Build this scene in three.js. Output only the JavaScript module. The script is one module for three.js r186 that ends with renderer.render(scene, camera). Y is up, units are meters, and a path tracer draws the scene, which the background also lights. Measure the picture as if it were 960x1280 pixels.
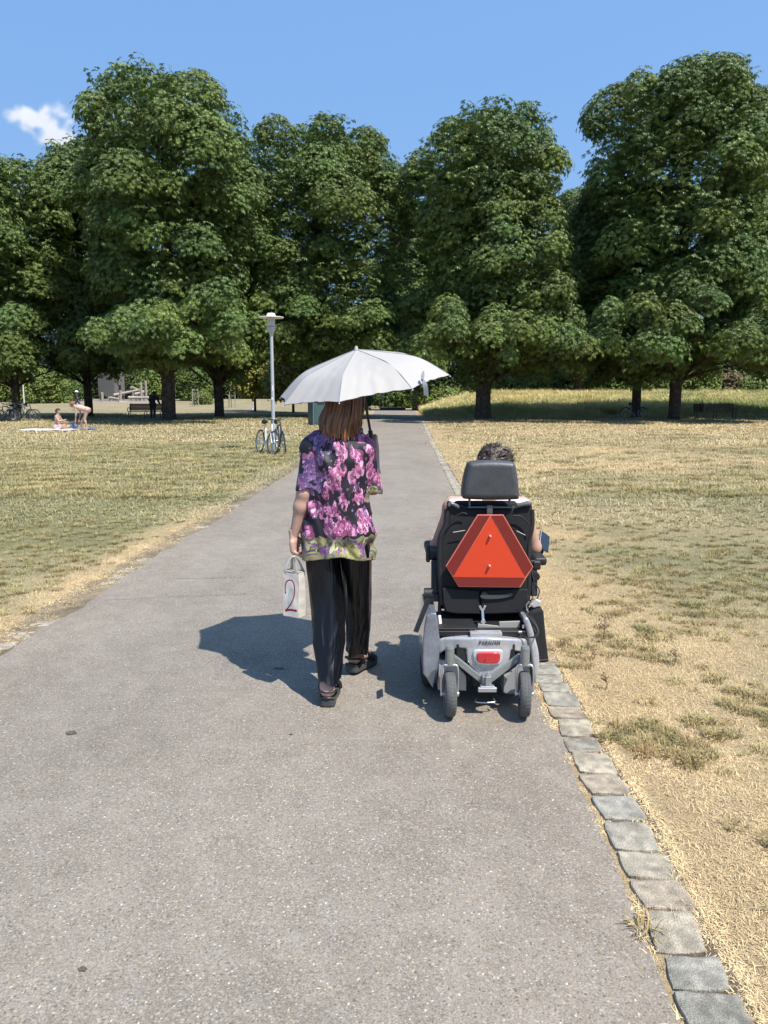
import * as THREE from 'three';
import { mergeGeometries } from 'three/addons/utils/BufferGeometryUtils.js';
import { RoundedBoxGeometry } from 'three/addons/geometries/RoundedBoxGeometry.js';
import { ImprovedNoise } from 'three/addons/math/ImprovedNoise.js';
import { FontLoader } from 'three/addons/loaders/FontLoader.js';
import { TextGeometry } from 'three/addons/geometries/TextGeometry.js';

// ------------------------------------------------------------------ camera, sky, sun, exposure
const scene = new THREE.Scene();
const PITCH = 8.53 * Math.PI / 180;
const camera = new THREE.PerspectiveCamera(67.38, 768 / 1024, 0.1, 3000);
camera.position.set(0, 1.6, 0);
camera.rotation.set(-PITCH, 0, 0);
scene.add(camera);
const renderer = new THREE.WebGLRenderer({ antialias: true });
renderer.setSize(768, 1024);
renderer.toneMapping = THREE.LinearToneMapping;
renderer.toneMappingExposure = 1.66;
renderer.shadowMap.enabled = true;

const SUN = new THREE.Vector3(0.43, 1.0, 0.15).normalize();
const sun = new THREE.DirectionalLight(new THREE.Color(1.0, 0.955, 0.88), 4.3);
sun.position.copy(SUN).multiplyScalar(120); sun.name = 'sun';
sun.castShadow = true; sun.shadow.mapSize.set(4096, 4096);
Object.assign(sun.shadow.camera, { left: -80, right: 80, top: 80, bottom: -80, near: 1, far: 320 });
scene.add(sun); sun.target.position.set(0, 0, -30); scene.add(sun.target);

const noiseP = new ImprovedNoise();
const pn = (x, y = 0, z = 0) => noiseP.noise(x, y, z);
const fbm = (x, y, z = 0, o = 4) => { let s = 0, a = 0.5, f = 1; for (let i = 0; i < o; i++) { s += a * pn(x * f, y * f, z * f + i * 7.3); a *= 0.5; f *= 2.03; } return s; };
const clamp = (x, a = 0, b = 1) => Math.min(b, Math.max(a, x));
const lerp = (a, b, t) => a + (b - a) * t;
const ss = (a, b, x) => { const t = clamp((x - a) / (b - a)); return t * t * (3 - 2 * t); };
function rng(seed) { let s = seed >>> 0; return () => { s = (s + 0x6d2b79f5) | 0; let t = Math.imul(s ^ (s >>> 15), 1 | s); t = (t + Math.imul(t ^ (t >>> 7), 61 | t)) ^ t; return ((t ^ (t >>> 14)) >>> 0) / 4294967296; }; }

{ // clear summer sky with one small cumulus on the left, as a computed equirectangular map
  const W = 3072, H = 1536, data = new Float32Array(W * H * 4), dir = new THREE.Vector3();
  const cloudDir = [-0.4185, 0, 0];
  for (let j = 0; j < H; j++) {
    const el = ((j + 0.5) / H - 0.5) * Math.PI, sy = Math.sin(el), cy = Math.cos(el);
    for (let i = 0; i < W; i++) {
      const az = ((i + 0.5) / W - 0.5) * 2 * Math.PI;
      dir.set(Math.cos(az) * cy, sy, Math.sin(az) * cy);
      const h = Math.max(0, sy), air = 1 - Math.exp(-0.17 / (h + 0.11)), cs = Math.max(0, dir.dot(SUN));
      const ray = 0.86 + 0.28 * cs * cs, glow = 0.30 * Math.pow(cs, 10) + 0.5 * Math.pow(cs, 60);
      let r = lerp(0.098, 0.445, air ** 1.35) * ray + glow, g = lerp(0.235, 0.63, air ** 1.3) * ray + glow * 0.97, b = lerp(0.51, 0.87, air ** 1.2) * ray + glow * 0.9;
      if (sy < 0) { const k = ss(0, -0.08, sy); r = lerp(r, 0.16, k); g = lerp(g, 0.17, k); b = lerp(b, 0.15, k); }
      // cloud: an irregular puff some four degrees wide
      const ca = Math.atan2(dir.x, -dir.z) * 180 / Math.PI, ce = el * 180 / Math.PI;
      if (ca > -32 && ca < -14 && ce > 12 && ce < 22) {
        const u = (ca + 22.55) / 1.9, v = (ce - 16.95) / 1.25;
        const w1 = fbm(ca * 0.9, ce * 0.9, 3.1, 5) * 1.3, w2 = fbm(ca * 0.9, ce * 0.9, 9.4, 5) * 1.3;
        const puff = (cx, cyy, rx, ry) => 1 - Math.hypot((u + w1 * 0.45 - cx) / rx, (v + w2 * 0.6 - cyy) / ry);
        let d = Math.max(puff(-0.5, 0.14, 0.66, 0.52), puff(-0.1, -0.1, 0.6, 0.5), puff(0.28, -0.36, 0.75, 0.52), puff(0.62, -0.55, 0.42, 0.36) , puff(0.5, 0.55, 0.5, 0.5) * 0.45, puff(0.02, 0.35, 0.4, 0.45) * 0.6, puff(0.85, 0.1, 0.3, 0.55) * 0.4);
        d += fbm(ca * 2.2, ce * 2.2, 1.7, 5) * 0.36;
        const c = 0.86 * ss(-0.02, 0.55, d), lit = 0.60 + 0.05 * v + 0.05 * fbm(ca * 3, ce * 3, 5, 3);
        r = lerp(r, lit * 0.97, c); g = lerp(g, lit * 0.99, c); b = lerp(b, lit * 1.05, c);
      }
      const o = (j * W + i) * 4; data[o] = r; data[o + 1] = g; data[o + 2] = b; data[o + 3] = 1;
    }
  }
  const sky = new THREE.DataTexture(data, W, H, THREE.RGBAFormat, THREE.FloatType);
  sky.mapping = THREE.EquirectangularReflectionMapping; sky.magFilter = THREE.LinearFilter; sky.needsUpdate = true;
  scene.background = sky; scene.environment = sky; scene.environmentIntensity = 1;
}

// ------------------------------------------------------------------ helpers
const V = (x, y, z) => new THREE.Vector3(x, y, z);
const taken = new Map();
function numbered(n) { const k = taken.get(n) || 0; taken.set(n, k + 1); return k ? n + '_' + String(k).padStart(3, '0') : n; }
function tag(o, label, category, group, kind) { o.userData.label = label; if (category) o.userData.category = category; if (group) o.userData.group = group; if (kind) o.userData.kind = kind; return o; }
function thing(name, label, category, pos = [0, 0, 0], turn = 0, group) {
  const o = new THREE.Group(); o.name = numbered(name); o.position.set(...pos); o.rotation.y = turn; scene.add(o); return tag(o, label, category, group);
}
function mesh(name, geo, m, parent = scene, label) {
  const g = Array.isArray(geo) ? merge(geo) : geo;
  const o = new THREE.Mesh(g, m); o.name = parent === scene ? numbered(name) : name; o.castShadow = o.receiveShadow = true; parent.add(o);
  if (label) o.userData.label = label;
  return o;
}
function struct(name, geo, m) { const o = mesh(name, geo, m); o.userData.kind = 'structure'; return o; }
function merge(list) {
  const col = list.some(g => g.attributes.color);
  return mergeGeometries(list.map(g0 => {
    const g = g0.index ? g0.toNonIndexed() : g0.clone(); const n = g.attributes.position.count;
    for (const k of Object.keys(g.attributes)) if (!['position', 'normal', 'uv', 'color'].includes(k)) g.deleteAttribute(k);
    if (!g.attributes.normal) g.computeVertexNormals();
    if (!g.attributes.uv) g.setAttribute('uv', new THREE.BufferAttribute(new Float32Array(n * 2), 2));
    if (col && !g.attributes.color) g.setAttribute('color', new THREE.BufferAttribute(new Float32Array(n * 3).fill(1), 3));
    g.groups = []; g.morphAttributes = {}; return g;
  }), false);
}
function move(g, x = 0, y = 0, z = 0, rx = 0, ry = 0, rz = 0) { g.applyMatrix4(new THREE.Matrix4().compose(V(x, y, z), new THREE.Quaternion().setFromEuler(new THREE.Euler(rx, ry, rz)), V(1, 1, 1))); return g; }
function box(w, h, d, x = 0, y = 0, z = 0, b = 0, rx = 0, ry = 0, rz = 0) {
  const g = b ? new RoundedBoxGeometry(w, h, d, 2, Math.min(b, w / 2.01, h / 2.01, d / 2.01)) : new THREE.BoxGeometry(w, h, d); return move(g, x, y, z, rx, ry, rz);
}
const toV = p => p.isVector3 ? p : V(...p);
function bar(a, b, r, r2 = r, seg = 10) {
  a = toV(a); b = toV(b); const d = b.clone().sub(a), g = new THREE.CylinderGeometry(r2, r, d.length(), seg);
  g.applyQuaternion(new THREE.Quaternion().setFromUnitVectors(V(0, 1, 0), d.clone().normalize())); g.translate((a.x + b.x) / 2, (a.y + b.y) / 2, (a.z + b.z) / 2); return g;
}
function flatBar(a, b, w, t) { // rectangular bar from a to b
  a = toV(a); b = toV(b); const d = b.clone().sub(a), g = new RoundedBoxGeometry(w, d.length(), t, 1, Math.min(w, t) * 0.2);
  g.applyQuaternion(new THREE.Quaternion().setFromUnitVectors(V(0, 1, 0), d.normalize())); g.translate((a.x + b.x) / 2, (a.y + b.y) / 2, (a.z + b.z) / 2); return g;
}
function tube(pts, r, seg = 24, rs = 8, closed = false) { return new THREE.TubeGeometry(new THREE.CatmullRomCurve3(pts.map(toV), closed, 'catmullrom', 0.5), seg, r, rs, closed); }
function limb(pts, radii, seg = 12, rs = 10, wob = 0, seed = 1) { // tapered tube along a curve, uv in metres
  const c = new THREE.CatmullRomCurve3(pts.map(toV)), fr = c.computeFrenetFrames(seg, false), P = [], U = [], I = [], len = c.getLength();
  for (let i = 0; i <= seg; i++) {
    const t = i / seg, p = c.getPoint(t), k = t * (radii.length - 1), k0 = Math.min(radii.length - 2, Math.floor(k)), r = lerp(radii[k0], radii[k0 + 1], k - k0);
    for (let j = 0; j <= rs; j++) {
      const a = j / rs * 2 * Math.PI, rr = r * (1 + wob * pn(Math.cos(a) * 2 + seed, Math.sin(a) * 2, t * len * 0.8 + seed));
      const q = fr.normals[i].clone().multiplyScalar(Math.cos(a) * rr).addScaledVector(fr.binormals[i], Math.sin(a) * rr).add(p);
      P.push(q.x, q.y, q.z); U.push(j / rs * 2 * Math.PI * radii[0], t * len);
    }
  }
  for (let i = 0; i < seg; i++) for (let j = 0; j < rs; j++) { const a = i * (rs + 1) + j, b = a + rs + 1; I.push(a, a + 1, b, b, a + 1, b + 1); }
  return geoOf(P, I, U);
}
function geoOf(P, I, U, C) {
  const g = new THREE.BufferGeometry(); g.setAttribute('position', new THREE.Float32BufferAttribute(P, 3));
  if (U) g.setAttribute('uv', new THREE.Float32BufferAttribute(U, 2)); if (C) g.setAttribute('color', new THREE.Float32BufferAttribute(C, 3));
  if (I) g.setIndex(I); g.computeVertexNormals(); return g;
}
function extrude(pts, depth, bevel = 0, z = 0, holes = []) { // outline in x, y; the front face at z + depth
  const s = new THREE.Shape(pts.map(p => new THREE.Vector2(...p))); for (const h of holes) s.holes.push(new THREE.Path(h.map(p => new THREE.Vector2(...p))));
  const g = new THREE.ExtrudeGeometry(s, { depth: depth - 2 * bevel, bevelEnabled: bevel > 0, bevelThickness: bevel, bevelSize: bevel, bevelOffset: -bevel, bevelSegments: 3, curveSegments: 6 });
  g.translate(0, 0, z + bevel); return g;
}
function smoothLoop(pts, n = 60) { return new THREE.CatmullRomCurve3(pts.map(p => V(p[0], p[1], 0)), true, 'catmullrom', 0.5).getPoints(n).slice(0, -1).map(p => [p.x, p.y]); }
const lin = (r, g, b) => new THREE.Color().setRGB(r, g, b);
function mat(r, g, b, rough = 0.7, metal = 0, extra = {}) { return new THREE.MeshStandardMaterial({ color: lin(r, g, b), roughness: rough, metalness: metal, side: THREE.DoubleSide, ...extra }); }
function phys(r, g, b, rough, extra = {}) { return new THREE.MeshPhysicalMaterial({ color: lin(r, g, b), roughness: rough, side: THREE.DoubleSide, ...extra }); }

// textures
function bytesTex(W, H, fill, srgb = true) {
  const d = new Uint8Array(W * H * 4); fill(d);
  const t = new THREE.DataTexture(d, W, H); t.wrapS = t.wrapT = THREE.RepeatWrapping; t.magFilter = THREE.LinearFilter; if (srgb) t.colorSpace = THREE.SRGBColorSpace; t.needsUpdate = true; return t;
}
function canvasTex(W, H, draw, srgb = true) {
  const c = document.createElement('canvas'); c.width = W; c.height = H; draw(c.getContext('2d'), W, H);
  const t = new THREE.CanvasTexture(c); t.wrapS = t.wrapT = THREE.RepeatWrapping; if (srgb) t.colorSpace = THREE.SRGBColorSpace; return t;
}
function tileNoise(W, cell, seed) { // periodic value noise sampled on W x W
  const n = Math.max(1, Math.round(W / cell)), R = rng(seed), g = Float32Array.from({ length: n * n }, () => R());
  return (x, y) => {
    const fx = x / W * n, fy = y / W * n, x0 = Math.floor(fx), y0 = Math.floor(fy), tx = fx - x0, ty = fy - y0, u = tx * tx * (3 - 2 * tx), v = ty * ty * (3 - 2 * ty);
    const q = (a, b) => g[((b % n + n) % n) * n + ((a % n + n) % n)];
    return lerp(lerp(q(x0, y0), q(x0 + 1, y0), u), lerp(q(x0, y0 + 1), q(x0 + 1, y0 + 1), u), v);
  };
}
function noiseTex(W, seed, lo, hi, cells = [W / 4, W / 12, W / 40, 3], stretch = 1) {
  const ns = cells.map((c, i) => tileNoise(W, Math.max(1.5, c), seed + i * 31));
  return bytesTex(W, W, d => { for (let y = 0; y < W; y++) for (let x = 0; x < W; x++) { let s = 0, a = 0, w = 1; for (const f of ns) { s += w * f(x, (y / stretch) % W); a += w; w *= 0.72; } const v = clamp(lerp(lo, hi, s / a), 0, 255), o = (y * W + x) * 4; d[o] = d[o + 1] = d[o + 2] = v; d[o + 3] = 255; } });
}
function rep(t, x, y = x) { const c = t.clone(); c.repeat.set(x, y); c.needsUpdate = true; return c; }

// implicit surfaces: smooth unions of tapered capsules meshed by surface nets
const smin = (a, b, k) => { const h = Math.max(k - Math.abs(a - b), 0) / k; return Math.min(a, b) - h * h * k * 0.25; };
function capsule(a, b, r1, r2 = r1) {
  a = toV(a); b = toV(b); const bx = b.x - a.x, by = b.y - a.y, bz = b.z - a.z, L = Math.max(1e-9, bx * bx + by * by + bz * bz), ax = a.x, ay = a.y, az = a.z;
  return (x, y, z) => { const px = x - ax, py = y - ay, pz = z - az, t = clamp((px * bx + py * by + pz * bz) / L), qx = px - t * bx, qy = py - t * by, qz = pz - t * bz; return Math.sqrt(qx * qx + qy * qy + qz * qz) - lerp(r1, r2, t); };
}
function ellipsoid(c, r, rotY = 0) {
  c = toV(c); const [rx, ry, rz] = r, m = Math.min(rx, ry, rz), C = Math.cos(rotY), S = Math.sin(rotY);
  return (x, y, z) => { const px = x - c.x, py = (y - c.y) / ry, pz = z - c.z, qx = (px * C - pz * S) / rx, qz = (px * S + pz * C) / rz, k = Math.sqrt(qx * qx + py * py + qz * qz); return (k - 1) * m * (0.6 + 0.4 * Math.min(1, k)); };
}
function blend(fs, k = 0.03) { return (x, y, z) => { let d = 1e9; for (const f of fs) d = smin(d, f(x, y, z), k); return d; }; }
function nets(f, lo, hi, h, opt = {}) {
  const n = [0, 1, 2].map(i => Math.ceil((hi[i] - lo[i]) / h) + 1), [nx, ny, nz] = n, F = new Float32Array(nx * ny * nz), at = (i, j, k) => (k * ny + j) * nx + i;
  for (let k = 0; k < nz; k++) for (let j = 0; j < ny; j++) for (let i = 0; i < nx; i++) F[at(i, j, k)] = f(lo[0] + i * h, lo[1] + j * h, lo[2] + k * h);
  const id = new Int32Array(nx * ny * nz).fill(-1), P = [], I = [];
  const E = [[0, 1], [0, 2], [0, 4], [1, 3], [1, 5], [2, 3], [2, 6], [3, 7], [4, 5], [4, 6], [5, 7], [6, 7]], v = new Float32Array(8);
  for (let k = 0; k < nz - 1; k++) for (let j = 0; j < ny - 1; j++) for (let i = 0; i < nx - 1; i++) {
    let m = 0; for (let c = 0; c < 8; c++) { v[c] = F[at(i + (c & 1), j + ((c >> 1) & 1), k + (c >> 2))]; if (v[c] < 0) m++; }
    if (m === 0 || m === 8) continue;
    let x = 0, y = 0, z = 0, q = 0;
    for (const [a, b] of E) if ((v[a] < 0) !== (v[b] < 0)) { const t = v[a] / (v[a] - v[b]); x += lerp(a & 1, b & 1, t); y += lerp((a >> 1) & 1, (b >> 1) & 1, t); z += lerp(a >> 2, b >> 2, t); q++; }
    id[at(i, j, k)] = P.length / 3; P.push(lo[0] + (i + x / q) * h, lo[1] + (j + y / q) * h, lo[2] + (k + z / q) * h);
  }
  const quad = (a, b, c, d, flip) => { if (a < 0 || b < 0 || c < 0 || d < 0) return; flip ? I.push(a, b, c, a, c, d) : I.push(a, c, b, a, d, c); };
  for (let k = 1; k < nz - 1; k++) for (let j = 1; j < ny - 1; j++) for (let i = 1; i < nx - 1; i++) {
    const s = F[at(i, j, k)] < 0;
    if (s !== F[at(i + 1, j, k)] < 0) quad(id[at(i, j - 1, k - 1)], id[at(i, j, k - 1)], id[at(i, j, k)], id[at(i, j - 1, k)], s);
    if (s !== F[at(i, j + 1, k)] < 0) quad(id[at(i - 1, j, k - 1)], id[at(i - 1, j, k)], id[at(i, j, k)], id[at(i, j, k - 1)], s);
    if (s !== F[at(i, j, k + 1)] < 0) quad(id[at(i - 1, j - 1, k)], id[at(i, j - 1, k)], id[at(i, j, k)], id[at(i - 1, j, k)], s);
  }
  const g = new THREE.BufferGeometry(), N = new Float32Array(P.length), e = h * 0.5;
  for (let i = 0; i < P.length; i += 3) {
    const [x, y, z] = [P[i], P[i + 1], P[i + 2]]; let a = f(x + e, y, z) - f(x - e, y, z), b = f(x, y + e, z) - f(x, y - e, z), c = f(x, y, z + e) - f(x, y, z - e); const l = Math.hypot(a, b, c) || 1; N[i] = a / l; N[i + 1] = b / l; N[i + 2] = c / l;
  }
  g.setAttribute('position', new THREE.Float32BufferAttribute(P, 3)); g.setAttribute('normal', new THREE.BufferAttribute(N, 3)); g.setIndex(I);
  const U = new Float32Array(P.length / 3 * 2); if (opt.uv) for (let i = 0; i < P.length / 3; i++) { const q = opt.uv(P[i * 3], P[i * 3 + 1], P[i * 3 + 2]); U[i * 2] = q[0]; U[i * 2 + 1] = q[1]; } g.setAttribute('uv', new THREE.BufferAttribute(U, 2));
  if (opt.color) { const C = new Float32Array(P.length); for (let i = 0; i < P.length; i += 3) C.set(opt.color(P[i], P[i + 1], P[i + 2]), i); g.setAttribute('color', new THREE.BufferAttribute(C, 3)); }
  return g;
}
function slab(pts, z0, z1, r, cell, bendK = 0) { // soft-edged moulded panel: an outline in x, y given thickness and rounded rims
  const n = pts.length, xs = pts.map(p => p[0]), ys = pts.map(p => p[1]), zc = (z0 + z1) / 2, hz = (z1 - z0) / 2;
  const d2 = (x, y) => { let d = 1e9, s = 1; for (let i = 0, j = n - 1; i < n; j = i++) { const ex = xs[j] - xs[i], ey = ys[j] - ys[i], wx = x - xs[i], wy = y - ys[i], t = clamp((wx * ex + wy * ey) / (ex * ex + ey * ey + 1e-12)), bx = wx - ex * t, by = wy - ey * t; d = Math.min(d, bx * bx + by * by); const a = y >= ys[i], b = y < ys[j], c = ex * wy > ey * wx; if ((a && b && c) || (!a && !b && !c)) s = -s; } return s * Math.sqrt(d); };
  const f = (x, y, z) => { const a = d2(x, y) + r, b = Math.abs(z + bendK * x * x - zc) - hz + r; return Math.min(Math.max(a, b), 0) + Math.hypot(Math.max(a, 0), Math.max(b, 0)) - r; };
  const m = cell * 2, mx = Math.max(...xs.map(Math.abs)) ** 2 * bendK; return nets(f, [Math.min(...xs) - m, Math.min(...ys) - m, z0 - m - mx], [Math.max(...xs) + m, Math.max(...ys) + m, z1 + m], cell, { uv: (x, y, z) => [x * 2, y * 2] });
}
// photo pixel (960 x 1280) at a forward distance -> x, y of the real place; used to size trees and fittings from their survey
function at(px, py, d) { const v = (640 - py) / 960, F = Math.cos(PITCH) + v * Math.sin(PITCH), U = -Math.sin(PITCH) + v * Math.cos(PITCH), t = d / F; return V((px - 480) / 960 * t, 1.6 + U * t, -d); }
function instances(name, geo, m, list, parent, colorOf) { // list of Matrix4
  const o = new THREE.InstancedMesh(geo, m, list.length); list.forEach((M, i) => { o.setMatrixAt(i, M); if (colorOf) o.setColorAt(i, colorOf(i)); });
  o.name = parent ? name : numbered(name); o.castShadow = o.receiveShadow = true; (parent || scene).add(o); o.userData.kind = 'stuff'; return o;
}
// ------------------------------------------------------------------ terrain, path, kerb, lawn
function poly(pts) { return d => { if (d <= pts[0][0]) return pts[0][1]; for (let i = 1; i < pts.length; i++) if (d <= pts[i][0]) { const [a, va] = pts[i - 1], [b, vb] = pts[i], t = (d - a) / (b - a); return lerp(va, vb, t); } return pts[pts.length - 1][1]; }; }
const pathR = poly([[-6, 0.70], [1.5, 0.755], [2.3, 0.80], [3, 0.822], [3.7, 0.835], [6, 0.91], [11, 1.11], [18.5, 1.34], [40, 2.0], [60, 2.5], [76, 3.0], [140, 6]]);
const pathL = poly([[-6, -2.5], [4.7, -2.37], [6, -2.31], [7.7, -2.27], [10.6, -2.12], [16.3, -1.98], [30, -1.45], [46, -0.95], [60, -0.8], [76, -0.75], [140, 1.5]]);
function terrain(x, z) {
  const d = -z; let h = 0.28 * ss(24, 48, d); const eR = x - pathR(d) - 0.5, eL = pathL(d) - 0.7 - x;
  if (eR > 0) h += ss(0, 6, eR) * 1.25 * ss(50, 75, d); if (eL > 0) h += ss(0, 8, eL) * 1.0 * ss(56, 112, d); return h;
}
function greenness(x, z) { // 0 scorched straw ... 1 green
  const d = -z, right = x > (pathR(d) + pathL(d)) / 2, e = right ? x - pathR(d) - 0.24 : pathL(d) - x;
  const n1 = fbm(x * 0.3 + 4, z * 0.3 + 9, 0.5, 3) * 2, n2 = fbm(x * 1.4, z * 1.4, 3.3, 3) * 2, n3 = fbm(x * 0.13 + 7, z * 0.45, 8.8, 3) * 2;
  let g;
  if (right) g = ss(0.5, 2.7, e + 0.9 * n1 + 0.25 * n2 + 0.07 * Math.min(d, 12)) * (0.50 + 0.45 * n1 + 0.3 * n2 + 0.25 * n3) * (d > 5 && d < 16 ? 1.0 : 0.85);
  else g = ss(0.25, 0.95, e + 0.3 * n1 + 0.2 * n2) * (0.82 + 0.5 * n3 + 0.35 * n2);
  g *= 1 - 0.45 * ss(22, 34, d); if (d > 40) g += 0.35 * ss(40, 46, d); if (d > 54) g -= 0.25 * ss(54, 64, d);
  return clamp(g);
}
const STRAW = [0.55, 0.415, 0.24], OLIVE = [0.37, 0.315, 0.182], GREEN = [0.235, 0.228, 0.115];
function lawnColor(x, z) {
  const g = greenness(x, z), k = 1 + 0.22 * fbm(x * 2.1, z * 2.1, 6, 3); const a = g < 0.55 ? g / 0.55 : 1, b = g > 0.55 ? (g - 0.55) / 0.45 : 0;
  return [0, 1, 2].map(i => lerp(lerp(STRAW[i], OLIVE[i], a), GREEN[i], b) * k);
}
const strawTex = canvasTex(1024, 1024, (c, W) => { // short dead stems lying in all directions over dusty soil
  const R = rng(11); c.fillStyle = 'rgb(176,170,160)'; c.fillRect(0, 0, W, W);
  for (let i = 0; i < 26000; i++) {
    const x = R() * W, y = R() * W, a = R() * 6.283, l = 8 + R() * 34, v = Math.floor(lerp(105, 255, Math.pow(R(), 0.55))); c.strokeStyle = `rgba(${v},${v - 2},${v - 6},${0.5 + R() * 0.5})`; c.lineWidth = 0.8 + R() * 1.8;
    for (const ox of [0, -W, W]) for (const oy of [0, -W, W]) { if (x + ox < -50 || x + ox > W + 50 || y + oy < -50 || y + oy > W + 50) continue; c.beginPath(); c.moveTo(x + ox, y + oy); c.quadraticCurveTo(x + ox + Math.cos(a) * l * 0.5 + R() * 5, y + oy + Math.sin(a) * l * 0.5, x + ox + Math.cos(a + 0.4) * l, y + oy + Math.sin(a + 0.4) * l); c.stroke(); }
  }
});
{
  const xs = [], zs = []; const grow = (list, from, step, to, k) => { let v = from, s = step; while (v < to) { list.push(v); v += s; s *= k; } list.push(to); };
  const px = []; grow(px, 0, 0.24, 900, 1.028); xs.push(...px.slice(1).reverse().map(v => -v), ...px);
  grow(zs, -8, 0.24, 60, 1.0105); const far = []; grow(far, 60.8, 1.2, 1800, 1.12); zs.push(...far);
  const P = [], U = [], C = [], I = [], nx = xs.length;
  for (const d of zs) for (const x of xs) { P.push(x, terrain(x, -d) + (d > 120 ? 0 : 0), -d); U.push(x / 1.1, d / 1.1); C.push(...lawnColor(x, -d).map(v => v * 1.22)); }
  for (let j = 0; j < zs.length - 1; j++) for (let i = 0; i < nx - 1; i++) { const a = j * nx + i, b = a + nx; I.push(a, a + 1, b, b, a + 1, b + 1); }
  struct('lawn_ground', geoOf(P, I, U, C), new THREE.MeshStandardMaterial({ map: strawTex, bumpMap: strawTex, bumpScale: 0.012, roughness: 0.95, vertexColors: true, side: THREE.DoubleSide }));
}
// asphalt with exposed aggregate
const asphaltTex = bytesTex(2048, 2048, d => {
  const W = 2048, R = rng(5), A = new Float32Array(W * W * 3), n1 = tileNoise(W, 300, 3), n2 = tileNoise(W, 60, 8), n3 = tileNoise(W, 2.2, 9);
  for (let y = 0; y < W; y++) for (let x = 0; x < W; x++) { const v = 116 + 12 * (n1(x, y) - 0.5) + 14 * (n2(x, y) - 0.5) + 40 * (n3(x, y) - 0.5), o = (y * W + x) * 3; A[o] = v + 5; A[o + 1] = v - 2; A[o + 2] = v - 13; }
  for (let i = 0; i < 210000; i++) {
    const x = R() * W, y = R() * W, r = 0.9 + 2.6 * R() ** 2.2, k = R(), b = k < 0.2 ? 78 + 30 * R() : k < 0.93 ? 114 + 30 * R() : 146 + 45 * R(), t = (R() - 0.1) * 16, ex = 0.7 + R() * 0.6;
    const m = Math.ceil(r * 1.4); for (let j = -m; j <= m; j++) for (let q = -m; q <= m; q++) { const e = Math.hypot(q * ex, j / ex) / r; if (e > 1) continue; const a = e < 0.7 ? 0.9 : 0.5, o = ((((y + j) | 0) + W) % W * W + (((x + q) | 0) + W) % W) * 3; A[o] = lerp(A[o], b + t, a); A[o + 1] = lerp(A[o + 1], b, a); A[o + 2] = lerp(A[o + 2], b - t - 4, a); }
  }
  for (let i = 0; i < W * W; i++) { d[i * 4] = clamp(A[i * 3], 0, 255); d[i * 4 + 1] = clamp(A[i * 3 + 1], 0, 255); d[i * 4 + 2] = clamp(A[i * 3 + 2], 0, 255); d[i * 4 + 3] = 255; }
});
const asphaltMat = new THREE.MeshStandardMaterial({ map: asphaltTex, bumpMap: asphaltTex, bumpScale: 0.006, roughness: 0.86, vertexColors: true, side: THREE.DoubleSide });
let pathMesh;
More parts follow.
